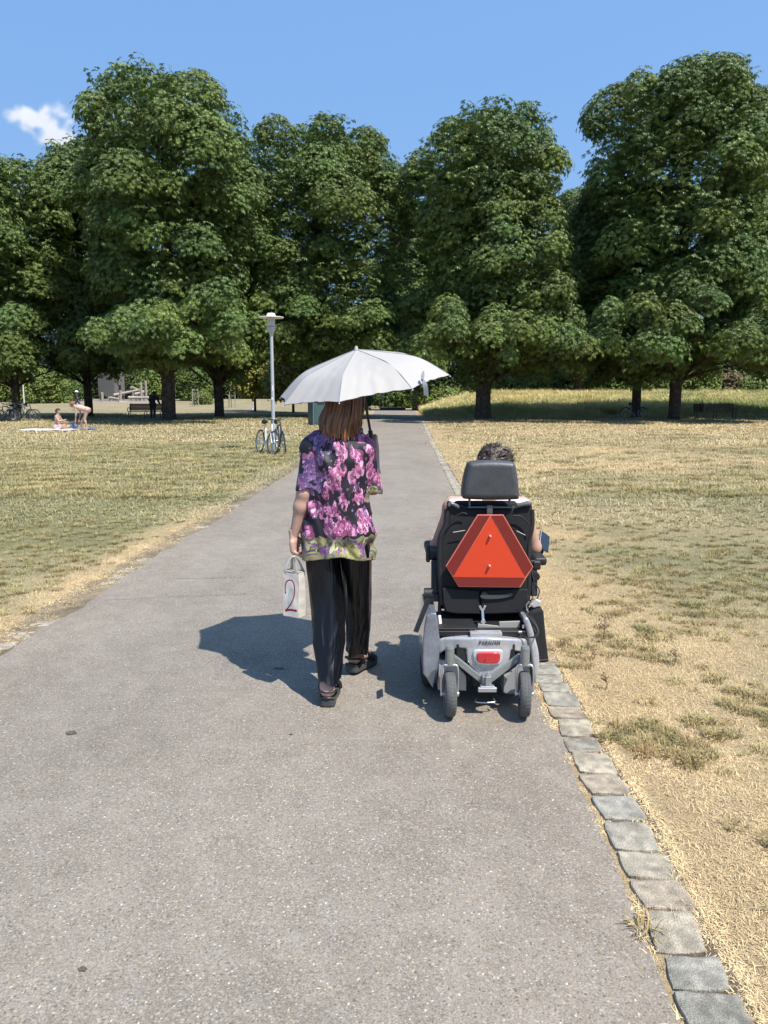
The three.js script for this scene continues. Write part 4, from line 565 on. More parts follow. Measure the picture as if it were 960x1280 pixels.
  q('white_post', 'tall thin white post beside the leftmost trunk', 'post', 30, 66, o => { mesh('pole', bar([0, -0.1, 0], [0, 2.35, 0], 0.055, 0.05), mat(0.62, 0.62, 0.58, 0.5), o); mesh('cap', move(new THREE.SphereGeometry(0.06, 10, 8), 0, 2.36, 0), mat(0.62, 0.62, 0.58, 0.5), o); });
  q('bollard', 'small pale bollard below the yellow-green tree left of the lamp', 'bollard', 317, 70, o => { mesh('body', new THREE.LatheGeometry([[0.22, -0.05], [0.2, 0.12], [0.12, 0.2], [0.1, 0.62], [0.07, 0.7], [0, 0.72]].map(p => new THREE.Vector2(...p)), 14), mat(0.6, 0.58, 0.53, 0.7), o); });
  q('sign_post', 'thin grey post at the far end of the path', 'post', 479, 79, o => { mesh('pole', bar([0, -0.1, 0], [0, 1.5, 0], 0.045), galvM, o); mesh('plate', box(0.3, 0.2, 0.02, 0, 1.35, 0.05, 0.005), galvM, o); });
  const wx = at(487, 512, 77.5), w = thing('low_wall', 'low dark ledge with a pale top closing the far end of the path', 'wall', [wx.x + 0.3, terrain(0, -77.5), -77.5]); mesh('base', box(2.6, 0.22, 0.3, 0, 0.11, 0, 0.02), mat(0.07, 0.05, 0.045, 0.9), w); mesh('coping', box(2.7, 0.07, 0.36, 0, 0.255, 0, 0.015), mat(0.42, 0.36, 0.32, 0.9), w);
}
// ------------------------------------------------------------------ people: one continuous body per person, clothing and hair as its children
function headField(j, s, yaw, pitch = 0) { // skull, jaw, nose, ears, chin round j.head (centre of the head); yaw 0 faces -z
  const c = toV(j.head), C = Math.cos(yaw), S = Math.sin(yaw), f = (x, y, z) => { const q = V(x, y, z).applyEuler(new THREE.Euler(pitch, 0, 0)); return [c.x + (q.x * C + q.z * S) * s, c.y + q.y * s, c.z + (-q.x * S + q.z * C) * s]; };
  return [ellipsoid(f(0, 0.025, 0.005), [0.076 * s, 0.094 * s, 0.094 * s], yaw), capsule(f(0, -0.035, -0.045), f(0, -0.085, -0.06), 0.056 * s, 0.036 * s), capsule(f(0, 0.015, -0.09), f(0, -0.022, -0.112), 0.010 * s, 0.0145 * s), capsule(f(-0.02, -0.055, -0.088), f(0.02, -0.055, -0.088), 0.012 * s), capsule(f(-0.035, 0.035, -0.082), f(0.035, 0.035, -0.082), 0.016 * s), ellipsoid(f(-0.077, -0.005, 0.01), [0.012 * s, 0.033 * s, 0.02 * s], yaw), ellipsoid(f(0.077, -0.005, 0.01), [0.012 * s, 0.033 * s, 0.02 * s], yaw), capsule(f(-0.03, -0.02, -0.075), f(0.03, -0.02, -0.075), 0.028 * s)];
}
const handBlob = (w, h, s) => { const a = toV(w), b = toV(h), d = b.clone().sub(a); return [capsule(a, a.clone().addScaledVector(d, 0.55), 0.024 * s, 0.034 * s), capsule(a.clone().addScaledVector(d, 0.5), b, 0.030 * s, 0.014 * s)]; };
function bodyFields(j, s = 1, o = {}) {
  const m = (a, b, t) => toV(a).clone().lerp(toV(b), t), pel = m(j.hipL, j.hipR, 0.5), sh = m(j.shL, j.shR, 0.5), up = sh.clone().sub(pel).normalize(), F = [];
  F.push(capsule(j.hipL, j.hipR, 0.108 * s), capsule(m(pel, sh, 0.08), m(pel, sh, 0.5), 0.125 * s, 0.112 * s), capsule(m(pel, sh, 0.5), m(pel, sh, 0.8), 0.112 * s, 0.120 * s), capsule(m(pel, sh, 0.78).lerp(m(j.shL, j.shL, 0), 0.42), m(pel, sh, 0.78).lerp(m(j.shR, j.shR, 0), 0.42), 0.092 * s), capsule(j.shL, j.shR, 0.058 * s), capsule(sh.clone().addScaledVector(up, 0.0), m(sh, j.head, 0.55), 0.06 * s, 0.052 * s), capsule(m(sh, j.head, 0.3), j.head, 0.052 * s, 0.05 * s));
  for (const k of ['L', 'R']) {
    F.push(capsule(j['sh' + k], j['el' + k], 0.050 * s, 0.038 * s), capsule(j['el' + k], m(j['el' + k], j['wr' + k], 0.3), 0.0365 * s, 0.0375 * s), capsule(m(j['el' + k], j['wr' + k], 0.3), j['wr' + k], 0.0375 * s, 0.025 * s));
    if (j['ha' + k] && !o.noHands) F.push(...handBlob(j['wr' + k], j['ha' + k], s));
    F.push(capsule(j['hip' + k], j['kn' + k], 0.088 * s, 0.056 * s), capsule(j['kn' + k], m(j['kn' + k], j['an' + k], 0.3), 0.054 * s, 0.056 * s), capsule(m(j['kn' + k], j['an' + k], 0.3), j['an' + k], 0.056 * s, 0.033 * s), capsule(j['an' + k], j['he' + k] || j['an' + k], 0.034 * s, 0.03 * s), capsule(j['he' + k] || j['an' + k], m(j['an' + k], j['to' + k], 0.6), 0.032 * s, 0.034 * s), capsule(m(j['an' + k], j['to' + k], 0.6), j['to' + k], 0.034 * s, 0.022 * s));
  }
  return F;
}
function bounds(j, pad) { const lo = [1e9, 1e9, 1e9], hi = [-1e9, -1e9, -1e9]; for (const p of Object.values(j)) { const v = toV(p).toArray(); for (let i = 0; i < 3; i++) { lo[i] = Math.min(lo[i], v[i] - pad); hi[i] = Math.max(hi[i], v[i] + pad); } } return [lo, hi]; }
const skinTex = noiseTex(256, 17, 205, 255, [60, 16, 5, 2]);
const skinMat = (r, g, b) => new THREE.MeshPhysicalMaterial({ color: lin(r, g, b), map: skinTex, roughness: 0.55, sheen: 0.3, sheenRoughness: 0.5, sheenColor: lin(0.4, 0.15, 0.1), side: THREE.DoubleSide });
// a hand with palm, thumb and four bent fingers; M places it: +y towards the fingertips, +z out of the palm, +x to the thumb
function handGeo(M, s, curls, thumb, spread = 0.06, cell = 0.0033) {
  const F = [ellipsoid([0, 0.045 * s, 0], [0.040 * s, 0.055 * s, 0.0165 * s]), capsule([0.020 * s, 0.035 * s, 0.004 * s], [0.026 * s, 0.075 * s, 0], 0.0125 * s, 0.0115 * s), capsule([-0.024 * s, 0.03 * s, 0.003 * s], [-0.026 * s, 0.072 * s, 0], 0.0125 * s, 0.0105 * s), capsule([0, -0.03 * s, 0], [0, 0.02 * s, 0], 0.0235 * s, 0.022 * s), capsule([-0.02 * s, 0.08 * s, 0], [0.024 * s, 0.083 * s, 0], 0.0105 * s)];
  const parts = [blend(F, 0.014 * s)];
  const base = [[0.027, 0.085], [0.009, 0.089], [-0.010, 0.085], [-0.027, 0.076]], len = [[0.043, 0.026, 0.021], [0.047, 0.030, 0.022], [0.044, 0.028, 0.021], [0.034, 0.021, 0.019]], rad = [0.0090, 0.0092, 0.0087, 0.0077];
  for (let f = 0; f < 4; f++) {
    let p = V(base[f][0] * s, base[f][1] * s, 0), ang = 0; const sx = (1.3 - f * 0.9) * spread, seg = []; let r = rad[f] * s;
    for (let k = 0; k < 3; k++) { ang += curls[f][k]; const q = p.clone().add(V(Math.sin(sx) * Math.cos(ang), Math.cos(ang), Math.sin(ang)).multiplyScalar(len[f][k] * s)); seg.push(capsule(p, q, r, r * 0.9)); p = q; r *= 0.9; }
    parts.push(blend([capsule(V(base[f][0] * s, (base[f][1] - 0.02) * s, 0), V(base[f][0] * s, base[f][1] * s, 0), rad[f] * s * 0.95, rad[f] * s * 1.04), ...seg], 0.004 * s));
  }
  const T = thumb.map(p => V(...p).multiplyScalar(s)); parts.push(blend([capsule(T[0], T[1], 0.0150 * s, 0.0115 * s), capsule(T[1], T[2], 0.0112 * s, 0.0098 * s), capsule(T[2], T[3], 0.0098 * s, 0.0080 * s)], 0.006 * s));
  const f = (x, y, z) => { let d = parts[0](x, y, z); for (let i = 1; i < parts.length; i++) d = smin(d, parts[i](x, y, z), 0.005 * s); return d; };
  const g = nets(f, [-0.075 * s, -0.06 * s, -0.05 * s], [0.10 * s, 0.20 * s, 0.12 * s], cell); g.applyMatrix4(M); if (M.determinant() < 0) { const a = g.index.array; for (let i = 0; i < a.length; i += 3) { const q = a[i]; a[i] = a[i + 1]; a[i + 1] = q; } } return g;
}
function handFrame(wrist, fingerDir, palmDir, thumbSideLeft) { const y = toV(fingerDir).clone().normalize(), z0 = toV(palmDir).clone(), z = z0.addScaledVector(y, -z0.dot(y)).normalize(), x = y.clone().cross(z).multiplyScalar(thumbSideLeft ? -1 : 1); return new THREE.Matrix4().makeBasis(x, y, z).setPosition(toV(wrist)); }
function person(label, group, pos, turn, j, skin, opt = {}) {
  const t = thing('person', label, 'person', pos, turn, group), s = opt.s || 1, [lo, hi] = bounds(j, 0.17), f = blend([...bodyFields(j, s), ...headField(j, s, opt.yaw || 0, opt.pitch || 0)], 0.035 * s), c = opt.cell || 0.022;
  mesh('body', nets(f, lo, hi, c), skinMat(...skin), t);
  return { t, f, lo, hi, s, j };
}
function garment(P, name, m, keep, grow, cell = 0.022, k = 0) { // clothing: the body, grown, kept where the cut allows
  const f = (x, y, z) => Math.max(P.f(x, y, z) - grow - (k ? k * pn(x * 14, y * 9, z * 14) : 0), keep(x, y, z)); return mesh(name, nets(f, P.lo, P.hi, cell), m, P.t);
}
function hairCap(P, m, yaw, len, s = 1, cell = 0.014, grow = 0.022) {
  const c = toV(P.j.head), C = Math.cos(yaw), S = Math.sin(yaw), f = (x, y, z) => { const px = x - c.x, py = y - c.y, pz = z - c.z, fx = px * C - pz * S, fz = px * S + pz * C, cap = ellipsoid([c.x, c.y + 0.03 * s, c.z], [0.078 * s + grow, 0.096 * s + grow, 0.096 * s + grow], yaw)(x, y, z) + 0.006 * pn(x * 60, y * 40, z * 60), drop = len ? capsule([c.x + S * 0.04 * s, c.y, c.z + C * 0.04 * s], [c.x + S * 0.075 * s, c.y - len, c.z + C * 0.075 * s], 0.075 * s, 0.05 * s)(x, y, z) : 1; return Math.max(Math.min(cap, drop), Math.min(-fz - 0.055 * s, -(py - 0.055 * s)) * 1, fz < -0.02 * s ? -(py - 0.05 * s) : -1, -py - Math.max(0.06 * s, len)); };
  return mesh('hair', nets(f, [c.x - 0.2, c.y - 0.16 - len, c.z - 0.2], [c.x + 0.2, c.y + 0.2, c.z + 0.2], cell), m, P.t);
}
// the sunbathers, the walker and the person at the bench
{
  const gx = d => x => x, Z = -1;
  { // seated on the blanket, facing right
    const x = at(74, 530, 34.6).x, P = person('person sitting on the white blanket with short dark hair and pale pink shorts', null, [x, terrain(x, -34.6) + 0.02, -34.6], 0, { head: [-0.02, 0.82, 0], shL: [-0.05, 0.60, 0.17], shR: [-0.05, 0.60, -0.17], hipL: [-0.10, 0.13, 0.10], hipR: [-0.10, 0.13, -0.10], elL: [0.10, 0.40, 0.24], wrL: [0.30, 0.44, 0.14], haL: [0.37, 0.46, 0.10], elR: [0.08, 0.38, -0.2], wrR: [0.26, 0.34, -0.1], haR: [0.33, 0.35, -0.08], knL: [0.32, 0.20, 0.28], anL: [0.10, 0.08, 0.32], toL: [0.0, 0.05, 0.42], knR: [0.36, 0.16, -0.2], anR: [0.12, 0.08, -0.1], toR: [0.02, 0.05, -0.0] }, [0.50, 0.31, 0.23], { yaw: -Math.PI / 2 });
    garment(P, 'shorts', mat(0.55, 0.38, 0.38, 0.8), (a, b, c) => Math.max(b - 0.24, a - 0.2), 0.014); hairCap(P, mat(0.06, 0.035, 0.022, 0.7), -Math.PI / 2, 0.02);
  }
  { // bending over the towel, facing left
    const x = at(106, 530, 34.9).x, P = person('person bending down over the blue towel in a pale swimsuit with reddish hair', null, [x, terrain(x, -34.9) + 0.01, -34.9], 0, { head: [-0.52, 1.13, 0.02], shL: [-0.32, 1.02, 0.16], shR: [-0.32, 1.04, -0.16], hipL: [0.17, 0.88, 0.09], hipR: [0.17, 0.88, -0.09], elL: [-0.30, 0.70, 0.17], wrL: [-0.36, 0.45, 0.12], haL: [-0.39, 0.29, 0.10], elR: [-0.22, 0.72, -0.16], wrR: [-0.28, 0.46, -0.1], haR: [-0.32, 0.30, -0.1], knL: [0.05, 0.47, 0.12], anL: [0.14, 0.08, 0.12], toL: [-0.05, 0.04, 0.14], knR: [-0.10, 0.50, -0.10], anR: [-0.26, 0.08, -0.12], toR: [-0.44, 0.04, -0.12], heL: [0.16, 0.04, 0.12], heR: [-0.23, 0.04, -0.12] }, [0.52, 0.33, 0.24], { yaw: Math.PI / 2, pitch: -0.6 });
    garment(P, 'swimsuit', mat(0.50, 0.36, 0.30, 0.7), (a, b, c) => Math.max(Math.abs(a - 0.0) - 0.27, 0.74 - b, (Math.abs(c) - 0.15)), 0.008); hairCap(P, mat(0.24, 0.075, 0.025, 0.6), Math.PI / 2, 0.05);
  }
  { // walker beyond the trees
    const d = 68, x = at(96, 495, d).x, P = person('walking person in a white hat, dark top and blue shorts', null, [x, terrain(x, -d), -d], 0, { head: [0, 1.58, 0], shL: [0, 1.38, 0.18], shR: [0, 1.38, -0.18], hipL: [0, 0.92, 0.09], hipR: [0, 0.92, -0.09], elL: [0.12, 1.12, 0.24], wrL: [0.22, 0.9, 0.22], haL: [0.25, 0.8, 0.2], elR: [-0.14, 1.13, -0.22], wrR: [-0.1, 0.9, -0.24], haR: [-0.08, 0.8, -0.24], knL: [-0.14, 0.52, 0.1], anL: [-0.36, 0.16, 0.1], toL: [-0.24, 0.06, 0.1], heL: [-0.40, 0.13, 0.1], knR: [0.22, 0.52, -0.1], anR: [0.24, 0.1, -0.1], toR: [0.42, 0.04, -0.1], heR: [0.2, 0.05, -0.1] }, [0.52, 0.35, 0.26], { yaw: -Math.PI / 2, cell: 0.03 });
    garment(P, 'top', mat(0.03, 0.03, 0.04, 0.8), (a, b, c) => Math.max(0.95 - b, b - 1.44, -1, Math.abs(c) - 0.27), 0.016, 0.03); garment(P, 'shorts', mat(0.03, 0.06, 0.20, 0.8), (a, b, c) => Math.max(0.56 - b, b - 0.98, Math.abs(c) - 0.19), 0.022, 0.03); hairCap(P, mat(0.1, 0.06, 0.03, 0.7), -Math.PI / 2, 0.03, 1, 0.02);
    mesh('hat', [move(new THREE.LatheGeometry([[0.19, -0.015], [0.19, 0.0], [0.105, 0.01], [0.095, 0.10], [0.05, 0.125], [0, 0.13]].map(p => new THREE.Vector2(...p)), 18), 0, 1.64, 0)], mat(0.75, 0.73, 0.68, 0.8), P.t);
  }
  { // leaning at the bench
    const x = at(193, 510, 46.6).x, P = person('person in dark clothes standing at the left bench, leaning over its backrest', null, [x, terrain(x, -46.3), -46.3], 0, { head: [0.02, 1.52, -0.32], shL: [-0.18, 1.33, -0.20], shR: [0.18, 1.33, -0.20], hipL: [-0.09, 0.90, 0.02], hipR: [0.09, 0.90, 0.02], elL: [-0.24, 1.08, -0.2], wrL: [-0.2, 0.95, -0.4], haL: [-0.18, 0.9, -0.48], elR: [0.28, 1.08, -0.2], wrR: [0.30, 0.9, -0.42], haR: [0.30, 0.84, -0.5], knL: [-0.1, 0.48, -0.02], anL: [-0.1, 0.08, 0.1], toL: [-0.11, 0.04, -0.1], heL: [-0.1, 0.04, 0.12], knR: [0.1, 0.48, 0.03], anR: [0.1, 0.08, 0.12], toR: [0.12, 0.04, -0.08], heR: [0.1, 0.04, 0.14] }, [0.16, 0.10, 0.08], {});
    garment(P, 'jacket', mat(0.018, 0.019, 0.028, 0.8), (a, b, c) => Math.max(0.84 - b, b - 1.42, -c - 0.46), 0.022); garment(P, 'trousers', mat(0.02, 0.02, 0.024, 0.8), (a, b, c) => Math.max(0.07 - b, b - 0.93, Math.abs(a) - 0.2), 0.018); hairCap(P, mat(0.02, 0.016, 0.014, 0.7), 0, 0.03);
  }
  const sheet = (name, label, cat, cx, cd, w, h, rot, m, seed) => { const t = thing(name, label, cat, [cx, terrain(cx, -cd), -cd], rot), P = [], U = [], I = [], nx = 26, nz = 18; for (const side of [1, 0]) for (let j = 0; j <= nz; j++) for (let i = 0; i <= nx; i++) { const u = (i / nx - 0.5) * w + 0.06 * pn(j * 0.4, seed), v = (j / nz - 0.5) * h + 0.05 * pn(i * 0.3, seed + 4); P.push(u, 0.035 * side + (side ? 0.02 : 0.004) + 0.05 * Math.abs(fbm(u * 2, v * 2, seed, 3)), v); U.push(u, v); } const N = (nx + 1) * (nz + 1); for (let j = 0; j < nz; j++) for (let i = 0; i < nx; i++) { const a = j * (nx + 1) + i, b = a + nx + 1; I.push(a, b, a + 1, b, b + 1, a + 1, N + a, N + a + 1, N + b, N + b, N + a + 1, N + b + 1); } mesh('cloth', geoOf(P, I, U), m, t); return t; };
  sheet('blanket', 'white picnic blanket spread on the lawn in front of the sitting person', 'blanket', at(63, 540, 34.2).x, 34.2, 2.3, 1.7, 0.05, mat(0.80, 0.80, 0.80, 0.9), 3);
  sheet('towel', 'blue towel beside the white blanket under the bending person', 'towel', at(106, 538, 34.9).x, 34.9, 1.1, 0.9, 0.2, mat(0.10, 0.17, 0.36, 0.9), 9);
  const bg = thing('bag', 'small crumpled blue bag between the two sunbathers', 'bag', [at(92, 535, 35.1).x, terrain(-14, -35), -35.1]); mesh('body', nets((x, y, z) => ellipsoid([0, 0.14, 0], [0.2, 0.18, 0.15])(x, y, z) + 0.03 * pn(x * 9, y * 9, z * 9), [-0.3, -0.1, -0.3], [0.3, 0.45, 0.3], 0.03), mat(0.12, 0.15, 0.24, 0.8), bg); mesh('strap', tube([[-0.1, 0.28, 0], [0, 0.38, 0.03], [0.1, 0.28, 0]], 0.012), mat(0.12, 0.15, 0.24, 0.8), bg);
}
// ------------------------------------------------------------------ powered wheelchair seen from behind, and the person in it
const font = await new FontLoader().loadAsync('fonts/droid/droid_sans_regular.typeface.json');
{
  const X0 = 0.515, Z0 = -3.74, ch = thing('powered_wheelchair', 'silver powered wheelchair with an orange warning triangle on its black backrest', 'wheelchair', [X0, 0.018, Z0]);
  const w = (px, py, d) => { const p = at(px, py, d); return [p.x - X0, p.y - 0.018]; }, zoom = (k, ox, oy) => (d, list) => list.map(([x, y]) => w(ox + x / k, oy + y / k, d)), z7 = zoom(5.333, 520, 740), z6 = zoom(6.857, 540, 600), z1 = zoom(3.367, 480, 540), dz = d => -d - Z0;
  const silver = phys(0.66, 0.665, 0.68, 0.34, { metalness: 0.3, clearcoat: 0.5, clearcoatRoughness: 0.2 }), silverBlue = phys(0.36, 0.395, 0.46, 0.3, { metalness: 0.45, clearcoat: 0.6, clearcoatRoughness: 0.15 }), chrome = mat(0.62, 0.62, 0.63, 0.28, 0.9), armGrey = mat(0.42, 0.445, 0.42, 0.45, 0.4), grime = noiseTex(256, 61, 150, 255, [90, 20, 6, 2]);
  const plastic = new THREE.MeshStandardMaterial({ color: lin(0.022, 0.022, 0.024), roughness: 0.55, map: grime, side: THREE.DoubleSide }), fabric = new THREE.MeshStandardMaterial({ color: lin(0.016, 0.016, 0.018), roughness: 0.85, map: grime, bumpMap: grime, bumpScale: 0.002, side: THREE.DoubleSide }), vinyl = new THREE.MeshStandardMaterial({ color: lin(0.085, 0.088, 0.092), roughness: 0.5, bumpMap: noiseTex(256, 66, 80, 255, [5, 2.5]), bumpScale: 0.0006, side: THREE.DoubleSide });
  const scuff = noiseTex(512, 63, 170, 262, [160, 50, 12, 2]), rough = noiseTex(512, 64, 60, 200, [120, 30, 6, 2]); for (const m of [silver, silverBlue, armGrey]) { m.map = scuff; m.roughnessMap = rough; m.roughness = 0.75; } vinyl.map = scuff;
  const tyreM = new THREE.MeshStandardMaterial({ color: lin(0.15, 0.15, 0.145), roughness: 0.9, map: grime, side: THREE.DoubleSide });
  // rear castors with forks
  for (const x of [-0.187, 0.187]) {
    const yaw = x < 0 ? 0.02 : -0.10, y = 0.112, z = 0.075, R1 = 0.112, wd = 0.027, prof = [[0.062, -0.020], [0.085, -0.026], [0.100, -0.0265], [0.108, -0.021], [0.112, -0.010], [0.1125, 0], [0.112, 0.010], [0.108, 0.021], [0.100, 0.0265], [0.085, 0.026], [0.062, 0.020]];
    const tyre = mesh('castor_wheel', [move(new THREE.LatheGeometry(prof.map(p => new THREE.Vector2(...p)), 48), 0, 0, 0, 0, 0, Math.PI / 2), ...Array.from({ length: 72 }, (_, i) => { const a = i / 72 * 6.283 * 1, s = i % 2 ? 1 : -1, g = box(0.0125, 0.004, 0.0062, s * 0.0165, 0.1085, 0, 0, 0, 0, s * -0.42); g.rotateX(a); return g; }), ...Array.from({ length: 36 }, (_, i) => { const g = box(0.006, 0.004, 0.005, 0, 0.1125, 0); g.rotateX((i + 0.5) / 36 * 6.283); return g; })], tyreM, ch);
    tyre.position.set(x, y, z); tyre.rotation.y = yaw;
    mesh('rim', [move(new THREE.CylinderGeometry(0.064, 0.064, 0.036, 24), 0, 0, 0, 0, 0, Math.PI / 2), move(new THREE.CylinderGeometry(0.02, 0.02, 0.05, 14), 0, 0, 0, 0, 0, Math.PI / 2)], mat(0.35, 0.35, 0.36, 0.4, 0.5), tyre); mesh('axle_bolt', [move(new THREE.CylinderGeometry(0.009, 0.009, 0.094, 8), 0, 0, 0, 0, 0, Math.PI / 2)], chrome, tyre);
    const F = []; for (const s of [-1, 1]) F.push(tube([[s * 0.041, -0.005, 0], [s * 0.042, 0.07, 0], [s * 0.041, 0.128, -0.004], [s * 0.030, 0.147, -0.008], [0, 0.150, -0.01]], 0.0058, 22, 8), move(new THREE.CylinderGeometry(0.013, 0.013, 0.008, 12), s * 0.042, 0, 0, 0, 0, Math.PI / 2)); F.push(box(0.06, 0.012, 0.035, 0, 0.15, -0.01, 0.004));
    const fk = mesh('castor_fork', F, chrome, ch); fk.position.set(x, y, z); fk.rotation.y = yaw;
    mesh('castor_stem', [bar([x, 0.262, z - 0.012], [x, 0.345, z - 0.012], 0.0235, 0.0225, 18), move(new THREE.CylinderGeometry(0.019, 0.0225, 0.012, 18), x, 0.351, z - 0.012)], armGrey, ch);
    mesh('swing_arm', [flatBar([x * 0.95, 0.290, 0.012], [x * 0.06, 0.158, 0.02], 0.032, 0.026)], armGrey, ch);
  }
  mesh('bracket', [box(0.05, 0.06, 0.045, 0, 0.170, 0.045, 0.008), box(0.022, 0.05, 0.02, 0, 0.178, 0.075, 0.005)], armGrey, ch); mesh('bolt', [move(new THREE.CylinderGeometry(0.008, 0.008, 0.012, 6), 0, 0.196, 0.075, Math.PI / 2), move(new THREE.CylinderGeometry(0.006, 0.006, 0.02, 8), 0, 0.206, 0.06)], chrome, ch);
  mesh('bumper_plate', [box(0.094, 0.024, 0.02, 0, 0.138, 0.082, 0.004), box(0.07, 0.008, 0.03, 0, 0.153, 0.076, 0.002)], chrome, ch);
  mesh('tie_down_loop', tube([[-0.045, 0.055, 0.0], [-0.045, 0.05, 0.03], [0.045, 0.05, 0.03], [0.045, 0.055, 0.0]], 0.004, 20, 6), chrome, ch);
  // shell between the castors
  const bend = g => { const p = g.attributes.position; for (let i = 0; i < p.count; i++) p.setZ(i, p.getZ(i) - 1.1 * p.getX(i) ** 2); g.computeVertexNormals(); return g; };
  const shellPts = z7(3.72, [[150, 338], [180, 328], [230, 320], [300, 312], [370, 308], [430, 306], [480, 306], [540, 310], [600, 316], [680, 326], [745, 336], [760, 350], [760, 436], [735, 430], [690, 414], [640, 402], [634, 440], [625, 474], [592, 515], [556, 550], [515, 574], [488, 596], [478, 608], [468, 608], [448, 590], [425, 566], [398, 540], [370, 506], [345, 472], [340, 430], [335, 386], [290, 388], [245, 396], [200, 412], [165, 440], [150, 430]]);
  mesh('rear_cover', slab(shellPts, dz(3.72) - 0.055, dz(3.72), 0.012, 0.004, 1.1), silver, ch);
  mesh('light_recess', slab(smoothLoop(z7(3.712, [[392, 392], [480, 386], [572, 392], [580, 430], [556, 482], [480, 490], [408, 480], [384, 430]]), 40), dz(3.712) - 0.015, dz(3.712) + 0.002, 0.004, 0.003, 1.1), mat(0.60, 0.61, 0.62, 0.3, 0.3), ch);
  const tl = mesh('tail_light', slab(smoothLoop(z7(3.705, [[408, 412], [430, 404], [484, 402], [540, 404], [560, 414], [562, 440], [554, 466], [530, 474], [484, 476], [436, 472], [412, 464], [406, 440]]), 48), dz(3.705) - 0.014, dz(3.705) + 0.008, 0.006, 0.0026, 1.1), phys(0.48, 0.018, 0.022, 0.15, { clearcoat: 1, clearcoatRoughness: 0.05 }), ch);
  { const L = z7(3.70, [[470, 420], [470, 460]]); mesh('reflector', box(0.004, L[0][1] - L[1][1], 0.003, L[0][0], (L[0][1] + L[1][1]) / 2, dz(3.70) + 0.013, 0.001), mat(0.6, 0.05, 0.05, 0.2), tl); }
  { const g = new TextGeometry('PARAVAN', { font, size: 0.0185, depth: 0.0015, curveSegments: 3 }); g.computeBoundingBox(); const bw = g.boundingBox.max.x; g.scale(0.108 / bw, 1.15, 1); const a = w(598.5, 807, 3.715); g.translate(a[0], a[1] + 0.002, dz(3.715) - 0.003); mesh('lettering', bend(g), mat(0.03, 0.035, 0.045, 0.5), ch); }
  mesh('seam', [box(0.002, 0.07, 0.003, w(557, 800, 3.71)[0], w(557, 805, 3.71)[1] - 0.01, dz(3.71) - 0.033), box(0.002, 0.07, 0.003, w(659, 800, 3.71)[0], w(659, 805, 3.71)[1] - 0.01, dz(3.71) - 0.033)], mat(0.12, 0.12, 0.13, 0.6), ch);
  // mudguards over the drive wheels
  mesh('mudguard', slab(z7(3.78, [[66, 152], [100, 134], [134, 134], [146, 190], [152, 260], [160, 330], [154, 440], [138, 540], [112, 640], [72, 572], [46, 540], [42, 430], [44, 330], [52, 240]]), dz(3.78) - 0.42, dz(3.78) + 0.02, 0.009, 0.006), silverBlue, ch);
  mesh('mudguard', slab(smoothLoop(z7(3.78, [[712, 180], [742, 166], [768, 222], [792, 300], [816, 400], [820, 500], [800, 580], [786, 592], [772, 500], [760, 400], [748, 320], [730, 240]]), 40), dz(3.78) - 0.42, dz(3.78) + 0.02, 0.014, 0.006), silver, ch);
  for (const s of [-1, 1]) { const x = s * 0.272, t = mesh('drive_wheel', [move(new THREE.TorusGeometry(0.145, 0.038, 12, 40), x, 0.183, -0.34, 0, Math.PI / 2)], rubberM, ch); mesh('rim', [move(new THREE.CylinderGeometry(0.115, 0.115, 0.05, 24), x, 0.183, -0.34, 0, 0, Math.PI / 2)], armGrey, t); }
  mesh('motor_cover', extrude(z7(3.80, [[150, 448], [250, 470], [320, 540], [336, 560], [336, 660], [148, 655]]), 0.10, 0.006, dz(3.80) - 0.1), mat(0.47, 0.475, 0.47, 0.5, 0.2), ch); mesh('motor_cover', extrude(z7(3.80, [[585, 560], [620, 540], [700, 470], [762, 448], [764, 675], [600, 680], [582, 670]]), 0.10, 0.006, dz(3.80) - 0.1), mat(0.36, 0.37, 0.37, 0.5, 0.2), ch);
  mesh('chassis', [box(0.40, 0.19, 0.62, 0, 0.225, -0.42, 0.02), box(0.30, 0.10, 0.2, 0, 0.30, -0.10, 0.01), bar([0, 0.34, -0.3], [0, 0.55, -0.34], 0.06, 0.05, 14), box(0.03, 0.06, 0.1, -0.045, 0.15, -0.06, 0.004), box(0.02, 0.05, 0.06, 0.03, 0.155, -0.05, 0.004)], plastic, ch);
  // deck behind the seat with struts, cable duct and a clipped spanner
  const D = 3.86, mid = (a, b, d = D) => { const p = w(a, b, d); return [p[0], p[1], dz(d)]; };
  mesh('battery_deck', [box(0.50, 0.03, 0.26, 0.01, 0.405, -0.16, 0.006, 0.12), box(0.20, 0.012, 0.2, -0.15, 0.425, -0.13, 0.003, 0.12)], plastic, ch);
  mesh('grey_block', [box(0.162, 0.040, 0.05, w(607, 793, 3.76)[0], w(607, 794, 3.76)[1], dz(3.76), 0.004)], silver, ch);
  mesh('cable_duct', [flatBar(mid(597, 783, 3.82), mid(624, 786, 3.82), 0.03, 0.012), flatBar(mid(624, 782, 3.82), mid(650, 781, 3.82), 0.042, 0.012)], mat(0.30, 0.285, 0.25, 0.8), ch);
  mesh('strut', [bar(mid(577, 783, 3.82), mid(596, 787, 3.80), 0.005), bar(mid(560, 786, 3.84), mid(630, 792, 3.78), 0.008)], mat(0.3, 0.3, 0.3, 0.4, 0.7), ch);
  { const a = mid(604, 777, 3.82), b = mid(603, 762, 3.84), S = []; S.push(flatBar(a, b, 0.013, 0.006)); for (const s of [-1, 1]) S.push(flatBar([b[0] + s * 0.004, b[1] - 0.002, b[2]], [b[0] + s * 0.015, b[1] + 0.022, b[2]], 0.011, 0.006)); S.push(move(new THREE.CylinderGeometry(0.012, 0.012, 0.006, 12), a[0], a[1], a[2], Math.PI / 2)); mesh('spanner', S, chrome, ch); }
